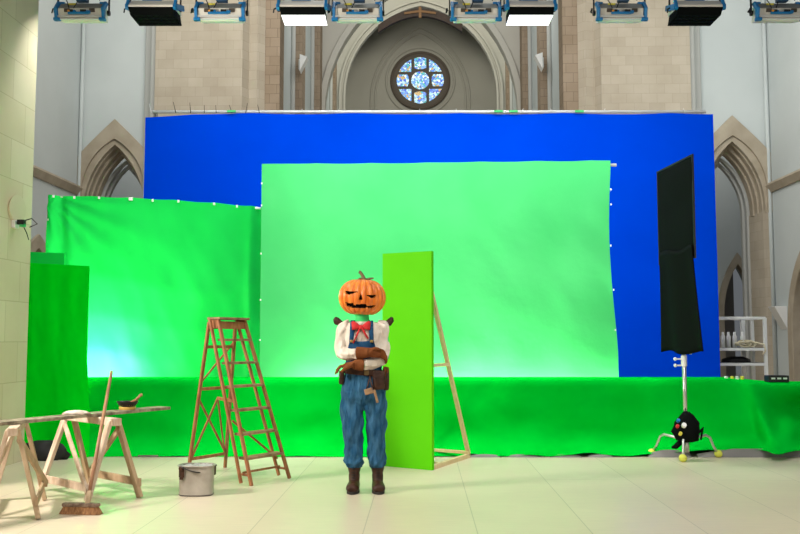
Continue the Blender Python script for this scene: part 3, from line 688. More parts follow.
# ------------------------------------------------------------------ hanging studio lamps
LD = 9.6
def lamp_back(px, lab, m_front='cream_metal'):
    c = P(px, 13, LD)
    t = thing('studio_lamp', c, lab, 'studio lamp', 'studio lamps hanging in a row', rz=YAW, local=True)
    w_ = .245
    mb = MB(); mb.prism([(-.14, .0), (-.10, -.11), (-.085, -.125), (.10, -.08), (.06, .08), (-.06, .07)], lambda y, z: (-w_+.01, y, z), lambda y, z: (w_-.01, y, z)); mb.build('housing', M[m_front], t, bevel=.006)
    mb = MB(); mb.prism([(-.145, .005), (-.06, .085), (.0, .085), (-.09, -.0)], lambda y, z: (-w_+.02, y, z), lambda y, z: (w_-.02, y, z)); mb.build('heat_sink', M['grey_metal'], t)
    mb = MB(); mb.box((0, -.125, -.085), (2*w_-.02, .03, .012)); mb.box((0, -.115, -.112), (2*w_-.02, .03, .012)); mb.build('front_lip', M['white_paint'], t)
    for s_ in (-1, 1):
        mb = MB(); mb.prism([(-.17, .0), (-.13, -.13), (-.09, -.13), (-.10, .0), (.0, .10), (-.08, .10)], lambda y, z: (s_*(w_-.005), y, z), lambda y, z: (s_*(w_+.025), y, z)); mb.box((s_*(w_+.0), -.12, -.115), (.07, .05, .03)); mb.box((s_*(w_-.03), -.05, .08), (.05, .04, .04)); mb.build('side_bracket', M['blue_bracket'], t, bevel=.004)
        mb = MB(); mb.box((s_*(w_-.11), -.137, -.02), (.06, .02, .035)); mb.build('vent', M['vent'], t)
        mb = MB(); mb.beam((s_*(w_+.035), -.02, -.02), (s_*(w_+.035), -.02, .55), .03, .012); mb.cyl((s_*(w_+.02), -.02, -.01), (s_*(w_+.045), -.02, -.01), .03); mb.build('yoke_arm', M['black'], t)
    mb = MB(); mb.cyl((-.02-w_-.05, -.02, .0), (-w_-.06, -.05, .02), .01); mb.tube([(-w_-.06, -.05, .03), (-w_-.07, -.07, .02), (-w_-.075, -.08, -.03)], .008, 6); mb.build('tilt_handle', M['black'], t)
    mb = MB(); mb.box((-.01, -.15, -.055), (.22, .03, .022)); mb.box((-.06, -.15, -.04), (.05, .03, .03)); mb.box((.09, -.15, -.045), (.06, .03, .03)); mb.build('control_panel', M['blue_bracket'], t, bevel=.003)
    mb = MB(); mb.box((-.075, -.17, -.035), (.03, .02, .02)); mb.box((.05, -.17, -.035), (.06, .02, .02)); mb.build('control_buttons', M['black'], t)
    mb = MB(); mb.box((-.105, -.168, -.038), (.02, .02, .016)); mb.build('knob', M['orange'], t)
    mb = MB(); mb.box((-.10, -.085, .065), (.08, .02, .02)); mb.build('sticker', M['yellow'], t)
    mb = MB(); mb.box((.02, -.11, .105), (.12, .07, .05)); mb.build('ballast_box', M['navy'], t, bevel=.006)
    mb = MB()
    mb.tube([(-.20, -.05, .34), (-.18, -.10, .16), (-.13, -.14, .06), (-.11, -.15, .0)], .005, 6)
    mb.tube([(-.03, -.08, .34), (-.02, -.12, .18), (.0, -.13, .13)], .005, 6); mb.tube([(.08, -.05, .34), (.03, -.12, .2), (-.02, -.12, .1), (-.06, -.15, .0)], .005, 6); mb.tube([(.18, -.05, .34), (.185, -.05, .12)], .005, 6); mb.build('cable', M['black'], t)
    mb = MB(); mb.box((0, -.02, .56), (2*w_+.08, .03, .02)); mb.build('yoke_bar', M['black'], t)
    return t
def lamp_nose(px, lit, lab, dx=0):
    c = P(px, 16, LD)
    t = thing('studio_lamp', c, lab, 'studio lamp', 'studio lamps hanging in a row', rz=YAW, local=True)
    w_ = .24; dk = -1 if dx < 0 else 1
    mb = MB(); mb.prism([(-.22, .045), (-.22, .02), (.16, .045), (.14, .13), (-.12, .13)], lambda y, z: (-w_, y, z), lambda y, z: (w_, y, z)); mb.build('housing', M['cream_metal'], t, bevel=.006)
    # black egg-crate nose, skewed face below
    lo = [(-.21, -.085), (.13, -.085-.028)]
    mb = MB(); hx = [(-w_, -.22, .02), (w_, -.22, .02), (w_, .10, .04), (-w_, .10, .04)]; 
    bx = [(-w_, -.22, -.07), (w_, -.22, -.07), (w_-.0, .12, -.07), (-w_, .12, -.07)]
    bx = [(x*.98+dx, y, z) for x, y, z in bx]
    mb.add(hx+bx, [(0, 1, 5, 4), (1, 2, 6, 5), (2, 3, 7, 6), (3, 0, 4, 7), (0, 3, 2, 1)]); mb.build('nose', M['black_cloth'], t)
    mb = MB(); mb.add([(x, y, z+.004) for x, y, z in bx], [(0, 3, 2, 1)]); mb.add([(x, y, z+.012) for x, y, z in bx], [(0, 1, 2, 3)]); mb.build('diffuser', M['lamp_face'] if lit else M['black_cloth'], t)
    if not lit:
        mb = MB()
        for k in range(7): x = -w_+dx+2*w_*(k+.5)/7; mb.box((x, -.05, -.065), (.006, .32, .02))
        for k in range(3): mb.box((dx, -.15+.10*k, -.065), (2*w_*.97, .006, .02))
        mb.build('louvre', M['black_cloth'], t)
    for s_ in (-1, 1):
        mb = MB(); mb.beam((s_*(w_+.02), -.20, .03), (s_*(w_+.04), .05, .10), .04, .06); mb.beam((s_*(w_+.015), -.22, .0), (s_*(w_+.015), -.16, .12), .03, .04); mb.build('side_bracket', M['blue_bracket'], t, bevel=.004)
        mb = MB(); mb.beam((s_*(w_+.035), -.03, .04), (s_*(w_+.035), -.03, .55), .03, .012); mb.cyl((s_*(w_+.02), -.03, .07), (s_*(w_+.045), -.03, .07), .03); mb.build('yoke_arm', M['black'], t)
    mb = MB(); mb.tube([(-w_-.05, -.08, .06), (-w_-.075, -.10, .04), (-w_-.08, -.1, .0)], .008, 6); mb.build('tilt_handle', M['black'], t)
    mb = MB(); mb.box((-.02, -.10, .145), (.20, .06, .03)); mb.build('control_panel', M['blue_bracket'], t)
    mb = MB(); mb.box((0, -.03, .56), (2*w_+.08, .03, .02)); mb.build('yoke_bar', M['black'], t)
    return t
lamp_back(84, 'cream backed studio lamp hanging over the plain wall by the near stone pier')
lamp_nose(156, False, 'black unlit studio lamp hanging over the left edge of the blue screen', .02)
lamp_back(222, 'cream backed studio lamp hanging over the broad left stone pier')
lamp_nose(304, True, 'glowing white studio lamp with black hood hanging left of the round window', .012)
lamp_back(358, 'cream backed studio lamp hanging just right of the left glowing lamp')
lamp_back(475, 'cream backed studio lamp hanging just left of the right glowing lamp')
lamp_nose(529, True, 'glowing white studio lamp with black hood hanging right of the round window', -.006)
lamp_back(619, 'cream backed studio lamp hanging over the broad right stone pier')
lamp_nose(694, False, 'black unlit studio lamp hanging over the right edge of the blue screen', -.02)
lamp_back(776, 'cream backed studio lamp in the top right corner of the picture')
mb = MB(); a = P(-60, 11, LD); b = P(860, 11, LD); a.z = b.z = a.z+.63; mb.tube([a, b], .03, 10)
for t_ in (.1, .5, .9): q = a.lerp(b, t_); mb.cyl(q, q+up*6, .006)
tag(mb.build('lighting_pipe', M['chrome'], smooth=True), 'steel pipe above the frame from which the row of studio lamps hangs', 'pipe')
for px in (84, 222, 358, 475, 619, 776):
    q = P(px, 8, LD); area('studio_lamp_beam', q+W(0, .17, -.03), q+W(0, 2.2, -3.0), .45, .12, 16, (.97, 1, 1))

# ------------------------------------------------------------------ trestles and plank
fL1, fR1, fR2 = G(39.5, 491), G(87, 502.5), G(140, 498); fL2 = fR2-(fR1-fL1)
cen = (fL1+fR1+fL2+fR2)/4
def make_trestle():
    t = thing('trestle', cen, 'pale weathered wooden trestle with the broom leaning on it', 'trestle', 'wooden trestles under the plank')
    tm = lambda a, b: (a+b)/2
    Lm, Rm = tm(fL1, fL2), tm(fR1, fR2); ax = (Rm-Lm).normalized(); sd = Vector((-ax.y, ax.x, 0))
    if (fL2-fL1).dot(sd) < 0: sd = -sd
    zt = .665
    mb = MB(); mb.beam(Lm+up*(zt-.03)-ax*.03, Rm+up*(zt-.03)+ax*.03, .075, .06); mb.build('top_beam', M['old_wood'], t, bevel=.006)
    for f, nm in ((fL1, -1), (fR1, -1), (fL2, 1), (fR2, 1)):
        top = (Lm if f in (fL1, fL2) else Rm)+sd*(.035*nm)+up*(zt-.02); top -= ax*(.04 if f in (fR1, fR2) else -.04)
        mb = MB(); mb.beam(f+up*.006, top, .032, .066, up=ax); mb.build('leg', M['old_wood' if nm < 0 else 'old_wood2'], t, bevel=.004)
    for (a, b, nm) in ((fL1, fR1, -1), (fL2, fR2, 1)):
        k = .17 if nm < 0 else .20
        pa = a.lerp(Lm, k)+up*.665*k; pb = b.lerp(Rm, k)+up*.665*k
        mb = MB(); mb.beam(pa+sd*nm*.025, pb+sd*nm*.025, .02, .065, ext=.04); mb.build('stretcher', M['old_wood' if nm < 0 else 'old_wood2'], t, bevel=.004)
        if nm < 0: p0, p1 = Lm+up*.60+ax*.02, b.lerp(Rm, .16)+up*.10
        else: p0, p1 = Rm+up*.58-ax*.02, a.lerp(Lm, .2)+up*.14
        mb = MB(); mb.beam(p0+sd*nm*.045, p1+sd*nm*.045, .022, .055, ext=.02); mb.build('brace', M['old_wood' if nm < 0 else 'old_wood2'], t, bevel=.004)
    return t
tr1 = make_trestle()
tr2 = copy_tree(tr1)
g2 = G(38.5, 519.5); ang = math.radians(-29)
rel = fR2-cen; rel = Vector((rel.x*math.cos(ang)-rel.y*math.sin(ang), rel.x*math.sin(ang)+rel.y*math.cos(ang), 0))
tr2.location = g2-rel; tr2.rotation_euler.z = ang
tr2['label'] = 'nearer wooden trestle cut off by the left edge of the picture'
zt = .667
pe = W(-2.2, 8.46, zt+.014); pd = W(-.48, -.877).normalized(); p_end = pe+pd*2.6
mb = MB(); n_ = 24
side = Vector((-pd.y, pd.x, 0))
vs = []
for i in range(n_+1):
    c = pe.lerp(p_end, i/n_); wv = .085+.004*math.sin(i*1.7)
    for (s1, s2) in ((-1, -1), (1, -1), (1, 1), (-1, 1)): vs.append(c+side*(s1*wv)+up*(s2*.013+.001*math.sin(i*2.1)*0))
fs = [(0, 1, 2, 3), (n_*4, n_*4+3, n_*4+2, n_*4+1)]
for i in range(n_):
    for k in range(4): fs.append((i*4+k, i*4+(k+1) % 4, (i+1)*4+(k+1) % 4, (i+1)*4+k))
mb.add(vs, fs); tag(mb.build('plank', M['plank'], bevel=.003), 'long paint spattered plank lying across both trestles', 'plank')
ptop = zt+.028
# pan with spoon on an ochre block
def on_plank(px):   # centre line point of the plank at that column
    best = min((pe.lerp(p_end, i/400) for i in range(401)), key=lambda q: abs(project(q)[0]-px)); return best
def project(q):
    d = Vector(q)-Vector((0, 0, CH)); X = d.x*cY+d.y*sY; D_ = -d.x*sY+d.y*cY; z = d.z
    f = D_*cT+z*sT; v = -D_*sT+z*cT
    return (400+F*X/f, 267-F*v/f)
q = on_plank(127.5); q.z = ptop
mb = MB(); mb.loft([(q.x, q.y, ptop, .070, .06), (q.x, q.y, ptop+.026, .075, .065)], 20); tag(mb.build('ochre_block', M['ochre'], bevel=.005), 'round ochre block under the black pan on the plank', 'block')
pz = ptop+.027
pn = thing('pan', (q.x, q.y, pz), 'shallow black pan resting on the ochre block at the right end of the plank', 'pan')
mb = MB(); prof = [(.055, 0), (.075, .012), (.095, .045), (.099, .047), (.093, .042), (.070, .014), (.0, .008)]
vs = []; fs = []; nn = 28
for (r, z) in prof:
    for k in range(nn): a = 2*PI*k/nn; vs.append((q.x+r*math.cos(a), q.y+r*math.sin(a), pz+z))
for i in range(len(prof)-1):
    for k in range(nn): fs.append((i*nn+k, i*nn+(k+1) % nn, (i+1)*nn+(k+1) % nn, (i+1)*nn+k))
fs.append(tuple(reversed(range(nn)))); mb.add(vs, fs); mb.build('pan_body', M['pan'], pn, smooth=True)
mb = MB(); mb.loft([(q.x, q.y, pz+.012, .075, .075), (q.x, q.y, pz+.026, .082, .082)], 24); mb.build('paste', M['pan_in'], pn)
mb = MB(); mb.tube([Vector((q.x+.02, q.y, pz+.03)), Vector((q.x+.08, q.y-.01, pz+.06)), Vector((q.x+.12, q.y-.02, pz+.10)), Vector((q.x+.135, q.y-.02, pz+.105))], [.010, .012, .012, .014]); tag(mb.build('wooden_spoon', M['handle_wood'], smooth=True), 'wooden spoon handle sticking up out of the black pan', 'spoon')
# crumpled rag
c = W((72-400)/F*7.95, 7.95, 0); q = on_plank(76); q.z = ptop
mb = MB()
def rg(u, v):
    a = 2*PI*u; r = .5+.5*v
    return 0
mb.loft([(q.x, q.y, ptop-.001, .09, .04), (q.x, q.y, ptop+.012, .10, .05), (q.x, q.y, ptop+.028, .06, .035), (q.x, q.y, ptop+.034, .02, .012)], 40, wob=lambda a, z: .28*math.sin(5*a+z*90)+.16*math.sin(9*a-z*120)); tag(mb.build('crumpled_rag', M['rag'], smooth=True), 'small pale crumpled rag lying on the plank left of the broom handle', 'rag')
# broom
br = thing('broom', G(80, 515), 'long handled brown broom leaning upright against the plank', 'broom')
hb = P(81, 505, 6.93); D0 = 6.93
h0 = P(87.5, 503, 6.93); h1 = P(111.5, 372, 7.72)
mb = MB(); mb.tube([h0, h0.lerp(h1, .5), h1], [.014, .0145, .013], 12); mb.ball(h1, .013, 10); mb.build('handle', M['handle_wood'], br, smooth=True)
bc = P(81, 506, 6.93); bc.z = .068; bx_v = (W((1), -.12)-W(0, 0)).normalized()
rot = Matrix.Rotation(math.atan2(bx_v.y, bx_v.x), 4, 'Z').to_3x3()
mb = MB(); mb.box(bc, (.285, .06, .028), rot); mb.build('block', M['broom_block'], br, bevel=.008)
mb = MB(); mb.beam(h0+(h1-h0).normalized()*-.02, h0+(h1-h0).normalized()*.10, .034, .034); mb.build('socket', M['old_wood2'], br, bevel=.006)
vs = []
for (z, hw, hd) in ((.054, .138, .027), (.03, .15, .034), (.002, .165, .045)):
    n2 = 48
    for k in range(n2):
        a = 2*PI*k/n2; c, s_ = math.cos(a), math.sin(a); x = math.copysign(abs(c)**.35, c)*hw; y = math.copysign(abs(s_)**.5, s_)*hd
        j = 1+(.03*math.sin(k*2.9) if z < .05 else 0); p_ = rot @ Vector((x*j, y*j, 0)); vs.append((bc.x+p_.x, bc.y+p_.y, z))
fs = [tuple(range(n2)), tuple(reversed(range(2*n2, 3*n2)))]
for i in range(2):
    for k in range(n2): fs.append((i*n2+k, i*n2+(k+1) % n2, (i+1)*n2+(k+1) % n2, (i+1)*n2+k))
mb = MB(); mb.add(vs, fs); mb.build('bristles', M['bristle'], br)

# ------------------------------------------------------------------ bucket
bq = W((199.8-400)/F*7.78, 7.78, 0)
bk = thing('bucket', bq, 'oval grey tin bucket on the floor in front of the ladder', 'bucket')
def bsec(z, rx, ry): return (bq.x, bq.y, z, rx, ry)
mb = MB(); mb.loft([bsec(.0, .136, .10), bsec(.012, .142, .105), bsec(.14, .144, .107), bsec(.243, .146, .109), bsec(.252, .150, .113), bsec(.252, .143, .106), bsec(.05, .138, .10)], 40, pw=2.8, caps=True); mb.build('tub', M['zinc'], bk, smooth=False, bevel=.002)
mb = MB()
pts = [(bq.x+.153*math.copysign(abs(math.cos(a))**.72, math.cos(a)), bq.y+.116*math.copysign(abs(math.sin(a))**.72, math.sin(a)), .248) for a in [2*PI*k/40 for k in range(41)]]
mb.tube(pts, .006, 8); mb.build('rim', M['zinc'], bk, smooth=True)
mb = MB()
def lin(u, v):
    a = 2*PI*u; r = v
    return (bq.x+.135*r*math.cos(a), bq.y+.10*r*math.sin(a), .245+.018*noise.noise(Vector((math.cos(a)*r*4, math.sin(a)*r*4, 2)))+.012*math.sin(5*a)*r*(1-r)*2)
mb.grid(40, 10, lin); mb.build('plastic_liner', M['film'], bk, smooth=True)
ear = (bq+W(-.105, -.10)); ear2 = bq+W(.135, .06)
mb = MB(); mb.box((0, 0, 0), (.05, .008, .09)); mb.box((0, -.004, -.05), (.03, .008, .03)); mb.cyl((0, 0, .03), (0, -.02, .03), .018); mb.v = [Matrix.Rotation(-.35, 3, 'Z') @ v + Vector((ear.x, ear.y-.002, .205)) for v in mb.v]; mb.build('handle_ear', M['leather_dark'], bk, bevel=.002)
mb = MB(); mb.box((ear2.x+.008, ear2.y, .20), (.01, .04, .08)); mb.build('handle_ear', M['leather_dark'], bk)
mb = MB(); pts = []
for i in range(17):
    t_ = i/16; p_ = Vector((ear.x, ear.y-.02, .25)).lerp(Vector((ear2.x+.02, ear2.y, .24)), t_); p_ += W(.05, -.13)*math.sin(t_*PI)*.55; p_.z -= .045*math.sin(t_*PI); pts.append(p_)
mb.tube(pts, .006, 8); mb.build('wire_handle', M['wire'], bk, smooth=True)
mb = MB(); mb.loft([bsec(-.0, .139, .103), bsec(.01, .146, .109)], 40, pw=2.8); mb.build('base_rim', M['zinc_dark'], bk)

# ------------------------------------------------------------------ step ladder
C0, E0, A0, F0 = G(251.5, 486), G(289.5, 478.5), G(188, 474), G(225, 467.5)
T0 = W(-1.725, 8.423, 1.50); T1 = W(-1.535, 8.73, 1.50)
ld = thing('step_ladder', (C0+E0+A0+F0)/4, 'old red brown wooden step ladder standing open beside the tin bucket', 'ladder')
back = ((A0-C0).normalized()+(F0-E0).normalized()).normalized()
spn = (E0-C0).normalized()
def bar(p0, p1, w_, h_, nm, m_='ladder', upv=None, ext=0): m2 = MB(); m2.beam(p0, p1, w_, h_, up=upv or spn, ext=ext); return m2.build(nm, M[m_], ld, bevel=.003)
offb = back*.14
tb0, tb1 = T0+back*.06, T1+back*.06
fr0, fr1 = T0-back*.05, T1-back*.05
# front rails and the twin rails just behind them
bar(C0, fr0, .024, .032, 'stile'); bar(E0, fr1, .024, .032, 'stile')
bar(C0+back*.10+up*.02-spn*.05, fr0+back*.07-spn*.055, .022, .028, 'stile'); bar(E0+back*.13+up*.02-spn*.03, fr1+back*.07-spn*.05, .022, .028, 'stile')
bar(A0, tb0+back*.04-up*.02, .024, .032, 'rear_leg'); bar(F0, tb1+back*.04-up*.06, .024, .032, 'rear_leg')
for k in range(1, 7):
    z = .215*k+.01; t_ = z/1.5
    a = C0.lerp(fr0, t_); b = E0.lerp(fr1, t_); a.z = b.z = z
    wd = .13-.05*t_
    m2 = MB(); m2.prism([(0, 0), (1, 0), (1, 1), (0, 1)], lambda u, v: a.lerp(b, u)+back*(v*wd-.015)+spn*(u*.02-.01), lambda u, v: a.lerp(b, u)+back*(v*wd-.015)+spn*(u*.02-.01)+up*.022); m2.build('tread', M['tread'], ld, bevel=.003)
m2 = MB(); m2.prism([(0, 0), (1, 0), (1, 1), (0, 1)], lambda u, v: (T0-spn*.03).lerp(T1+spn*.03, u)+back*(v*.20-.10), lambda u, v: (T0-spn*.03).lerp(T1+spn*.03, u)+back*(v*.20-.10)+up*.022); m2.build('top_cap', M['tread'], ld, bevel=.004)
m2 = MB(); m2.beam(fr0-up*.05, fr1-up*.05, .018, .07); m2.beam(tb0-up*.05+back*.03, tb1-up*.05+back*.03, .018, .07); m2.beam(fr0-up*.04+up*0, tb0-up*.04, .02, .08); m2.beam(fr1-up*.04, tb1-up*.04, .02, .08); m2.build('top_bracket', M['ladder'], ld, bevel=.003)
RL = lambda t_: A0.lerp(tb0+back*.04, t_)
RR = lambda t_: F0.lerp(tb1+back*.04, t_)
for t_ in (.83, .56, .10): bar(RL(t_), RR(t_), .018, .030, 'rear_rail', upv=up)
bar(RL(.50), RR(.10), .012, .022, 'cross_brace'); bar(RL(.60), RR(.86), .012, .018, 'cross_brace'); bar(RR(.14), C0.lerp(fr0, .62), .012, .018, 'cross_brace')
FL = lambda t_: C0.lerp(fr0, t_)+back*.1
FR = lambda t_: E0.lerp(fr1, t_)+back*.1
bar(FL(.38), FR(.12), .012, .020, 'cross_brace'); bar(FL(.07), FR(.07), .012, .020, 'foot_rail', upv=up)
bar(C0.lerp(fr0, .06), C0.lerp(fr0, .06)+back*.13, .014, .02, 'foot_rail', upv=up); bar(E0.lerp(fr1, .06), E0.lerp(fr1, .06)+back*.13, .014, .02, 'foot_rail', upv=up)
sj = C0.lerp(fr0, .50).lerp(RL(.46)+(RR(.46)-RL(.46))*.45, .75); sj.z = C0.lerp(fr0, .50).z
bar(C0.lerp(fr0, .50), sj, .012, .03, 'stay', upv=up); bar(sj, RL(.08), .014, .022, 'stay', ext=.01); bar(sj, RR(.05), .012, .018, 'stay', ext=.01)

# black cloth heap by the left flat, wall device
hc = W((44-400)/F*10.0, 10.02, 0)
mb = MB(); mb.loft([(0, 0, 0, .26, .10), (0, 0, .05, .29, .11), (0, 0, .12, .26, .085), (.02, 0, .17, .20, .06), (.06, 0, .21, .09, .03)], 48, wob=lambda a, z: .13*math.sin(4*a+z*14)+.08*math.sin(9*a-z*22)); mb.v = [v+hc for v in mb.v]
tag(mb.build('black_bag', M['black'], smooth=True), 'crumpled black bag on the floor below the front left green flat', 'bag')
fx = pc.x+.001
wy = 9.44
def wz(py): return CH+(340-py)/F*wy
dv_ = thing('wall_bracket', (fx, wy, wz(224)), 'small white wall bracket with a round disc and green cable on the near stone pier', 'wall bracket')
mb = MB(); mb.box((fx+.02, wy-.03, wz(223)), (.04, .10, .08)); mb.build('bracket_box', M['grip_white'], dv_, bevel=.006)
mb = MB(); n_ = 28; mb.prism([(.20*math.cos(2*PI*k/n_), .145*math.sin(2*PI*k/n_)) for k in range(n_)], lambda a, b: (fx+.002, wy+.02+a, wz(208)+b), lambda a, b: (fx+.022, wy+.02+a, wz(206)+b)); mb.build('disc', M['disc_paint'], dv_, bevel=.004)
mb = MB(); mb.box((fx+.09, wy-.04, wz(221)), (.07, .06, .05)); mb.tube([(fx+.10, wy, wz(219)), (fx+.16, wy+.05, wz(216)), (fx+.20, wy+.1, wz(221)), (fx+.14, wy+.05, wz(225))], .006, 6); mb.tube([(fx+.08, wy, wz(222)), (fx+.11, wy+.05, wz(231)), (fx+.13, wy+.06, wz(238))], .005, 6); mb.build('cable', M['black'], dv_)
mb = MB(); mb.box((fx+.10, wy-.03, wz(224)), (.05, .05, .035)); mb.build('clamp', M['green_tape'], dv_)

# ------------------------------------------------------------------ the figure
pl = G(363.2, 491.5)
pr = thing('person', pl, 'person with a carved pumpkin head, white shirt and blue overalls standing with arms folded', 'person', rz=YAW, local=True)
def V(*a): return Vector(a)
# continuous body in a green suit, thin enough to sit below the clothes
mb = MB()
mb.loft([(0, .0, .82, .12, .085), (0, 0, .95, .125, .085), (0, 0, 1.10, .115, .08), (0, 0, 1.28, .14, .09), (0, 0, 1.40, .145, .08), (0, 0, 1.455, .10, .06), (-.012, 0, 1.48, .065, .06), (-.015, 0, 1.53, .058, .058), (-.015, 0, 1.58, .062, .062), (-.01, 0, 1.66, .08, .09), (-.01, 0, 1.74, .07, .08)], 32)
mb.tube([V(-.09, 0, .88), V(-.095, 0, .52), V(-.08, .01, .12)], [.075, .05, .035], 16); mb.tube([V(.09, 0, .88), V(.105, 0, .52), V(.125, .01, .12)], [.075, .05, .035], 16)
mb.tube([V(-.13, 0, 1.40), V(-.18, 0, 1.32), V(-.19, -.02, 1.20), V(-.10, -.12, 1.195), V(.05, -.185, 1.195)], [.05, .045, .038, .032, .025], 14)
mb.tube([V(.13, 0, 1.40), V(.18, 0, 1.32), V(.19, -.02, 1.16), V(.10, -.12, 1.11), V(-.05, -.175, 1.09)], [.05, .045, .038, .032, .025], 14)
mb.build('body', M['suit'], pr, remesh=.012, sm=2)
# shirt
def wr(q, z): return .010*math.sin(5*q+z*26)+.008*math.sin(11*q-z*20)
mb = MB()
mb.loft([(0, 0, 1.02, .150, .110), (0, 0, 1.10, .152, .113), (0, 0, 1.2, .158, .118), (0, 0, 1.3, .168, .122), (0, 0, 1.38, .175, .115), (0, 0, 1.43, .172, .098), (0, 0, 1.458, .150, .084), (-.010, 0, 1.470, .095, .072), (-.012, 0, 1.472, .070, .066)], 40, wob=wr)
def limb(pts, rs, k=8, n=32, seed=0):
    """smooth curve through points with creases"""
    P_, R_ = [], []
    m_ = len(pts)
    for i in range(m_-1):
        p0, p1, p2, p3 = pts[max(i-1, 0)], pts[i], pts[i+1], pts[min(i+2, m_-1)]
        for j in range(k):
            t = j/k
            q = .5*((2*p1)+(p2-p0)*t+(2*p0-5*p1+4*p2-p3)*t*t+(3*p1-p0-3*p2+p3)*t*t*t)
            P_.append(q); R_.append((rs[i]*(1-t)+rs[i+1]*t)*(1+.02*math.sin((i+t)*5+seed)))
    P_.append(pts[-1]); R_.append(rs[-1]); k0 = len(mb.v); mb.tube(P_, R_, n)
    for i, c_ in enumerate(P_):      # long soft folds running along the limb
        for j in range(n):
            v_ = mb.v[k0+i*n+j]; q = 2*PI*j/n
            a_ = .085*math.sin(3*q+i*.25+seed)+.07*math.sin(6*q-i*.45+seed*2)+.22*noise.noise(Vector((v_.x*18, v_.y*18, v_.z*9+seed)))
            mb.v[k0+i*n+j] = c_+(v_-c_)*(1+a_)
limb([V(-.125, 0, 1.430), V(-.172, 0, 1.418), V(-.190, -.005, 1.32), V(-.188, -.025, 1.215), V(-.135, -.09, 1.185), V(-.04, -.155, 1.197)], [.050, .056, .055, .060, .056, .045], seed=1)
limb([V(.125, 0, 1.430), V(.170, 0, 1.418), V(.168, -.005, 1.31), V(.168, -.025, 1.185), V(.125, -.09, 1.125), V(.0, -.145, 1.098)], [.050, .056, .053, .058, .052, .043], seed=2)
mb.build('shirt', M['shirt'], pr, remesh=.0065, sm=1)
mb = MB()
mb.tube([V(-.012, -.118, 1.30), V(-.012, -.112, 1.40), V(-.012, -.085, 1.455)], .006, 6); mb.build('shirt_placket', M['shirt'], pr, bevel=.003)
# overalls: trousers
mb = MB()
mb.loft([(0, 0, .70, .10, .05), (0, 0, .76, .165, .10), (0, 0, .81, .19, .125), (0, 0, .88, .196, .135), (0, 0, .96, .180, .130), (0, 0, 1.02, .165, .124), (0, 0, 1.07, .160, .122), (0, 0, 1.115, .160, .122)], 40, wob=lambda q, z: .02*math.sin(9*q+z*14)+.015*math.sin(17*q))
limb([V(-.10, 0, .86), V(-.098, 0, .70), V(-.096, -.01, .54), V(-.088, 0, .40), V(-.080, .005, .30), V(-.078, .005, .245), V(-.078, .005, .205)], [.100, .094, .086, .080, .080, .082, .058], seed=3)
limb([V(.10, 0, .86), V(.104, 0, .70), V(.108, -.01, .54), V(.112, 0, .40), V(.118, .005, .30), V(.122, .005, .245), V(.124, .005, .205)], [.100, .093, .084, .078, .077, .079, .056], seed=5)
mb.build('trousers', M['denim'], pr, remesh=.007, sm=2)
# bib, straps
def tor(z):  # chest half sizes
    T = [(1.02, .150, .110), (1.10, .152, .113), (1.2, .158, .118), (1.3, .168, .122), (1.38, .175, .115), (1.43, .168, .098), (1.465, .130, .080), (1.485, .085, .070)]
    for a, b in zip(T, T[1:]):
        if z <= b[0]: t = (z-a[0])/(b[0]-a[0]); return a[1]+(b[1]-a[1])*t, a[2]+(b[2]-a[2])*t
    return T[-1][1:]
def bibf(u, v):
    z = 1.08+.235*v; hw = .145-.045*v**1.5; z -= .018*(1-(2*u-1)**2)*v
    x = -hw+2*hw*u; rx, ry = tor(z); y = -(ry+.010)*math.sqrt(max(0, 1-(x/(rx+.01))**2))
    return (x-.012, y-.005, z)
mb = MB(); mb.grid(20, 14, bibf); bib = mb.build('bib', M['denim_dark'], pr, smooth=True, solid=.006)
mb = MB(); mb.grid(10, 8, lambda u, v: tuple(Vector(bibf(.32+.36*u, .25+.45*v))+V(0, -.007, 0))); mb.build('bib_pocket', M['denim'], bib, smooth=True, solid=.004)
for s_ in (-1, 1):
    mb = MB(); path = []
    for (x, y, z) in ((.088, -.118, 1.280), (.086, -.126, 1.33), (.083, -.117, 1.38), (.082, -.100, 1.43), (.081, -.082, 1.458), (.081, -.03, 1.479), (.078, .03, 1.479), (.07, .085, 1.44), (.05, .122, 1.34), (.02, .126, 1.15)): path.append(V(s_*x-.014, y-.004, z))
    vs = []; 
    for i, p_ in enumerate(path): vs += [p_+V(-.019, 0, 0), p_+V(.019, 0, 0)]
    mb.add(vs, [(2*i, 2*i+1, 2*i+3, 2*i+2) for i in range(len(path)-1)]); so = mb.build('shoulder_strap', M['denim_dark'], pr, smooth=True, solid=.006)
    mb = MB(); mb.box((s_*.087-.014, -.131, 1.300), (.028, .006, .022)); mb.build('buckle', M['brass'], so, bevel=.002)
# shoulder sticks
mb = MB(); mb.tube([V(-.268, .02, 1.478), V(-.255, .02, 1.480), V(-.235, .02, 1.475), V(-.19, .02, 1.45), V(0, .03, 1.44), V(.19, .02, 1.45), V(.23, .02, 1.468), V(.246, .02, 1.474), V(.258, .02, 1.465)], [.016, .032, .034, .022, .02, .022, .034, .033, .016], 12); mb.ball((-.245, .01, 1.497), .018, 8); mb.ball((.243, .01, 1.495), .02, 8); mb.build('shoulder_stick', M['leather_dark'], pr, smooth=True)
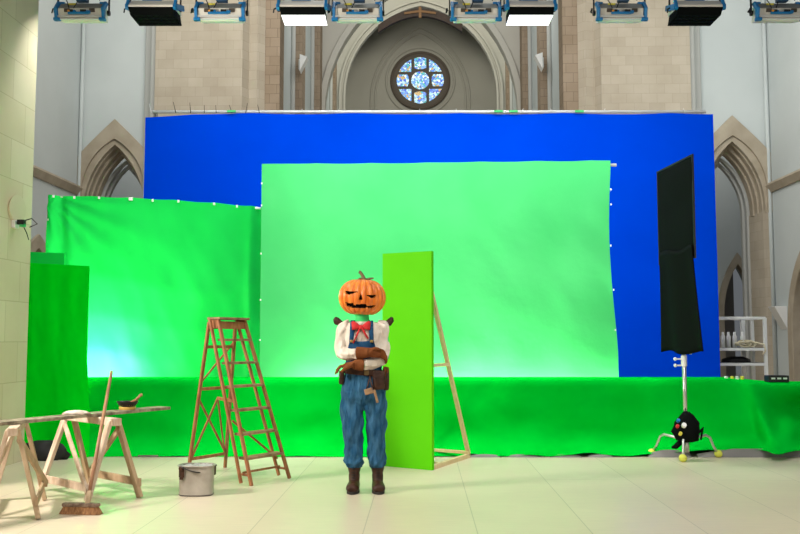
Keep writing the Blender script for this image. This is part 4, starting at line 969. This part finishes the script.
# bow tie
mb = MB()
for s_ in (-1, 1):
    c = V(-.018, -.118, 1.418)
    secs = []
    mb.tube([c, c+V(s_*.020, -.006, .004), c+V(s_*.045, -.010, .012), c+V(s_*.072, -.004, .018), c+V(s_*.080, .0, .016)], [(.012, .010), (.020, .014), (.032, .018), (.040, .014), (.034, .004)], 14)
mb.ball((-.018, -.128, 1.420), .020, 12)
mb.build('bow_tie', M['red_cloth'], pr, smooth=True)
for (dx, L_, ex) in ((-.012, .13, -.055), (.012, .09, .050)):
    mb = MB(); mb.tube([V(-.018+dx, -.124, 1.412), V(-.018+dx+ex*.4, -.134, 1.412-L_*.45), V(-.018+dx+ex, -.142, 1.412-L_)], [(.008, .012), (.007, .016), (.005, .018)], 10); mb.build('bow_tail', M['red_cloth'], pr, smooth=True)
# gloves
def glove(cuff, wrist, palm0, palm1, pn_, fdirs, thumb, lab):
    m2 = MB()
    m2.tube([cuff, cuff.lerp(wrist, .5), wrist], [.056, .050, .042], 18)
    m2.tube([wrist, palm0, palm0.lerp(palm1, .5), palm1], [(.042, .036), (.044, .028), (.046, .024), (.040, .020)], 16, upv=pn_)
    for f in fdirs: m2.tube(f, [.0145, .0135, .0125, .0095], 10)
    m2.tube(thumb, [.018, .016, .014, .010], 10)
    return m2.build('glove', M['leather'], pr, remesh=.005, sm=1)
# hand lying on the far upper arm (viewer's right): palm over the sleeve, fingers folding down round it
uz = V(0, .25, 1).normalized()
fd = []
for k in range(4):
    s0 = V(.142+.004*k, -.165+.004*k, 1.226-.020*k); L_ = (.92, 1.04, 1.0, .82)[k]
    fd.append([s0, s0+V(.034*L_, .006, -.010), s0+V(.052*L_, .020, -.040*L_), s0+V(.050*L_, .030, -.072*L_)])
glove(V(-.050, -.150, 1.197), V(.055, -.178, 1.203), V(.085, -.176, 1.203), V(.150, -.163, 1.196), uz, fd,
      [V(.075, -.186, 1.225), V(.105, -.196, 1.238), V(.135, -.192, 1.232), V(.155, -.184, 1.218)], '')
fd = []
for k in range(4):
    s0 = V(-.150-.004*k, -.185+.020*k, 1.095-.003*k); L_ = (.90, 1.04, 1.0, .84)[k]
    fd.append([s0, s0+V(-.040*L_, .004, -.008), s0+V(-.066*L_, .006, -.036*L_), s0+V(-.078*L_, .008, -.076*L_)])
glove(V(.0, -.148, 1.098), V(-.075, -.168, 1.098), V(-.095, -.165, 1.099), V(-.155, -.156, 1.094), V(0, 1, .15), fd,
      [V(-.11, -.195, 1.085), V(-.145, -.205, 1.070), V(-.170, -.200, 1.052), V(-.185, -.196, 1.036)], '')
# belt, pouches, tools
def ring(z0, z1, rx, ry, t, tilt=.0):
    m2 = MB(); vs = []; n2 = 48
    for (dr, z) in ((0, z0), (t, z0), (t, z1), (0, z1)):
        for k in range(n2):
            a = 2*PI*k/n2; x = (rx+dr)*math.cos(a); vs.append((x, (ry+dr)*math.sin(a), z+tilt*x))
    fs = []
    for i in range(4):
        for k in range(n2): fs.append((i*n2+k, i*n2+(k+1) % n2, ((i+1) % 4)*n2+(k+1) % n2, ((i+1) % 4)*n2+k))
    m2.add(vs, fs); return m2
bl = ring(1.005, 1.062, .168, .130, .008, -.10).build('belt', M['leather_dark'], pr, bevel=.002)
mb = MB(); mb.box((.03, -.142, 1.03), (.042, .01, .042)); mb.build('belt_buckle', M['buckle'], bl, bevel=.004)
def pouch(cx, cy, cz, sx, sy, sz, rz=0, nm='tool_pouch'):
    m2 = MB(); m2.loft([(0, 0, -sz/2, sx*.38, sy*.35), (0, 0, -sz*.4, sx*.48, sy*.5), (0, 0, .1*sz, sx*.5, sy*.5), (0, 0, sz*.5, sx*.46, sy*.42)], 24, pw=3.2)
    R_ = Matrix.Rotation(rz, 3, 'Z'); m2.v = [R_ @ v+V(cx, cy, cz) for v in m2.v]; return m2.build(nm, M['leather_dark'], pr, smooth=True)
p1 = pouch(.138, -.125, .965, .105, .055, .16, .4)
mb = MB(); mb.box((.132, -.155, 1.01), (.10, .01, .05), Matrix.Rotation(.35, 3, 'Z')); mb.build('pouch_flap', M['leather_dark'], p1, bevel=.004)
pouch(.196, -.03, .97, .06, .09, .19, 0); pouch(-.190, -.03, .985, .05, .09, .12, 0)
mb = MB(); mb.cyl((.182, -.08, 1.0), (.19, -.085, 1.08), .014); mb.cyl((.205, -.06, 1.0), (.21, -.06, 1.075), .011); mb.build('tool_handle', M['leather'], p1, smooth=True)
mb = MB(); mb.tube([V(.06, -.150, 1.0), V(.075, -.160, .93), V(.10, -.168, .885)], .006, 6); mb.tube([V(.06, -.150, .99), V(.045, -.160, .93), V(.03, -.165, .885)], .005, 6); hb_ = mb.build('hanging_cord', M['leather_dark'], pr, smooth=True)
mb = MB(); mb.box((.052, -.168, .872), (.075, .03, .05), Matrix.Rotation(-.25, 3, 'Y')); mb.build('wooden_tool', M['tool_wood'], pr, bevel=.008)
mb = MB(); mb.beam((.098, -.172, .885), (.128, -.172, .775), .022, .022); mb.build('tool_handle', M['tool_wood'], pr, bevel=.005)
# boots
for (bx0, yaw_, lab) in ((-.080, .06, ''), (.126, -.10, '')):
    R_ = Matrix.Rotation(-yaw_, 3, 'Z')
    m2 = MB()
    m2.loft([(0, .02, .045, .050, .062), (0, .015, .09, .047, .060), (0, .02, .14, .050, .054), (0, .02, .155, .046, .052), (0, .02, .20, .058, .058), (0, .02, .235, .060, .062)], 24)
    m2.tube([V(0, .085, .05), V(0, .05, .055), V(0, -.02, .058), V(0, -.08, .050), V(0, -.13, .044), V(0, -.16, .038)], [(.032, .032), (.046, .048), (.053, .052), (.044, .058), (.040, .056), (.024, .038)], 20)
    m2.v = [R_ @ v+V(bx0, 0, 0) for v in m2.v]; b_ = m2.build('boot', M['leather_dark'], pr, remesh=.007, sm=3)
    m2 = MB(); m2.prism([(.042*math.sin(a)*(1+.18*math.cos(a)), -.035-.14*math.cos(a)) for a in [2*PI*k/28 for k in range(28)]], lambda a, b: R_ @ V(a*1.28, b, 0)+V(bx0, 0, 0), lambda a, b: R_ @ V(a*1.28, b, .022)+V(bx0, 0, 0)); m2.build('sole', M['rubber'], b_, bevel=.003)
    m2 = MB()
    for k in range(5):
        z = .10+.022*k; y = -.038+.002*k; m2.tube([R_ @ V(-.018, y, z)+V(bx0, 0, 0), R_ @ V(0, y-.010, z+.008)+V(bx0, 0, 0), R_ @ V(.018, y, z)+V(bx0, 0, 0)], .004, 6)
    m2.build('laces', M['rubber'], b_)
# pumpkin
pk_c = V(-.013, -.02, 1.684); PR, PHt = .208, .166
def poly_in(x, y, pts):
    c = False; j = len(pts)-1
    for i in range(len(pts)):
        xi, yi = pts[i]; xj, yj = pts[j]
        if (yi > y) != (yj > y) and x < (xj-xi)*(y-yi)/(yj-yi)+xi: c = not c
        j = i
    return c
cv = lambda L: [((a-375)/1060, (280-b)/1060) for a, b in L]
FACE = [cv([(216, 236), (352, 239), (296, 252), (262, 268), (232, 256)]), cv([(424, 268), (517, 262), (488, 288), (458, 288)]), cv([(371, 256), (352, 311), (387, 310)]),
        cv([(228, 334), (262, 347), (300, 344), (307, 361), (325, 365), (333, 354), (418, 351), (426, 362), (440, 367), (509, 352), (484, 378), (442, 386), (430, 376), (417, 386), (283, 385), (252, 374)])]
NU, NV = 264, 140; mb = MB(); vs = []
def psurf(i, j):
    a = 2*PI*i/NU; b = PI*j/NV-PI/2
    lob = 1-.10*abs(math.cos(a*10+.4+.15*math.sin(a*3)))**5*math.cos(b)**.6
    prof = abs(math.cos(b))**.82
    r = PR*prof*lob*(1+.015*math.sin(a*2))
    z = PHt*math.sin(b)
    z -= .030*math.exp(-(prof/.30)**2)*(1 if b > 0 else -1)
    return V(r*math.cos(a), r*math.sin(a)*.95, z)
ins = {}
for j in range(NV+1):
    for i in range(NU):
        p_ = psurf(i, j); inside = p_.y < 0 and any(poly_in(p_.x, p_.z, q) for q in FACE); ins[(i, j)] = inside
        if inside: p_ = p_*.90
        vs.append(p_)
fs, mi = [], []
for j in range(NV):
    for i in range(NU):
        i2 = (i+1) % NU; fs.append((j*NU+i, j*NU+i2, (j+1)*NU+i2, (j+1)*NU+i))
        k = ins[(i, j)]+ins[(i2, j)]+ins[(i, j+1)]+ins[(i2, j+1)]; mi.append(1 if k >= 2 else 0)
Rt = Matrix.Rotation(math.radians(2.0), 3, 'Y')
mb.v = [Rt @ v+pk_c for v in vs]; mb.f = [list(f) for f in fs]; mb.mi = mi
pk = mb.build('pumpkin_head', [M['pumpkin'], M['carve']], pr, smooth=True)
mb = MB()
for k in range(5): a = 2*PI*k/5; mb.tube([pk_c+V(.0, 0, PHt-.010), pk_c+V(.03*math.cos(a), .03*math.sin(a), PHt-.004), pk_c+V(.05*math.cos(a), .05*math.sin(a), PHt-.012)], [.012, .010, .004], 8)
mb.tube([pk_c+V(.012, 0, PHt-.02), pk_c+V(.008, 0, PHt+.01), pk_c+V(.0, 0, PHt+.03), pk_c+V(-.018, 0, PHt+.055), pk_c+V(-.03, 0, PHt+.06)], [.030, .018, .014, .013, .016], 10)
mb.tube([pk_c+V(.02, -.02, PHt-.012), pk_c+V(.07, -.01, PHt-.002), pk_c+V(.10, .0, PHt+.004)], [.008, .010, .005], 8)
mb.build('stem', M['stem'], pk, smooth=True)
for o in bpy.data.objects:
    if '_local' in o.keys(): del o['_local']
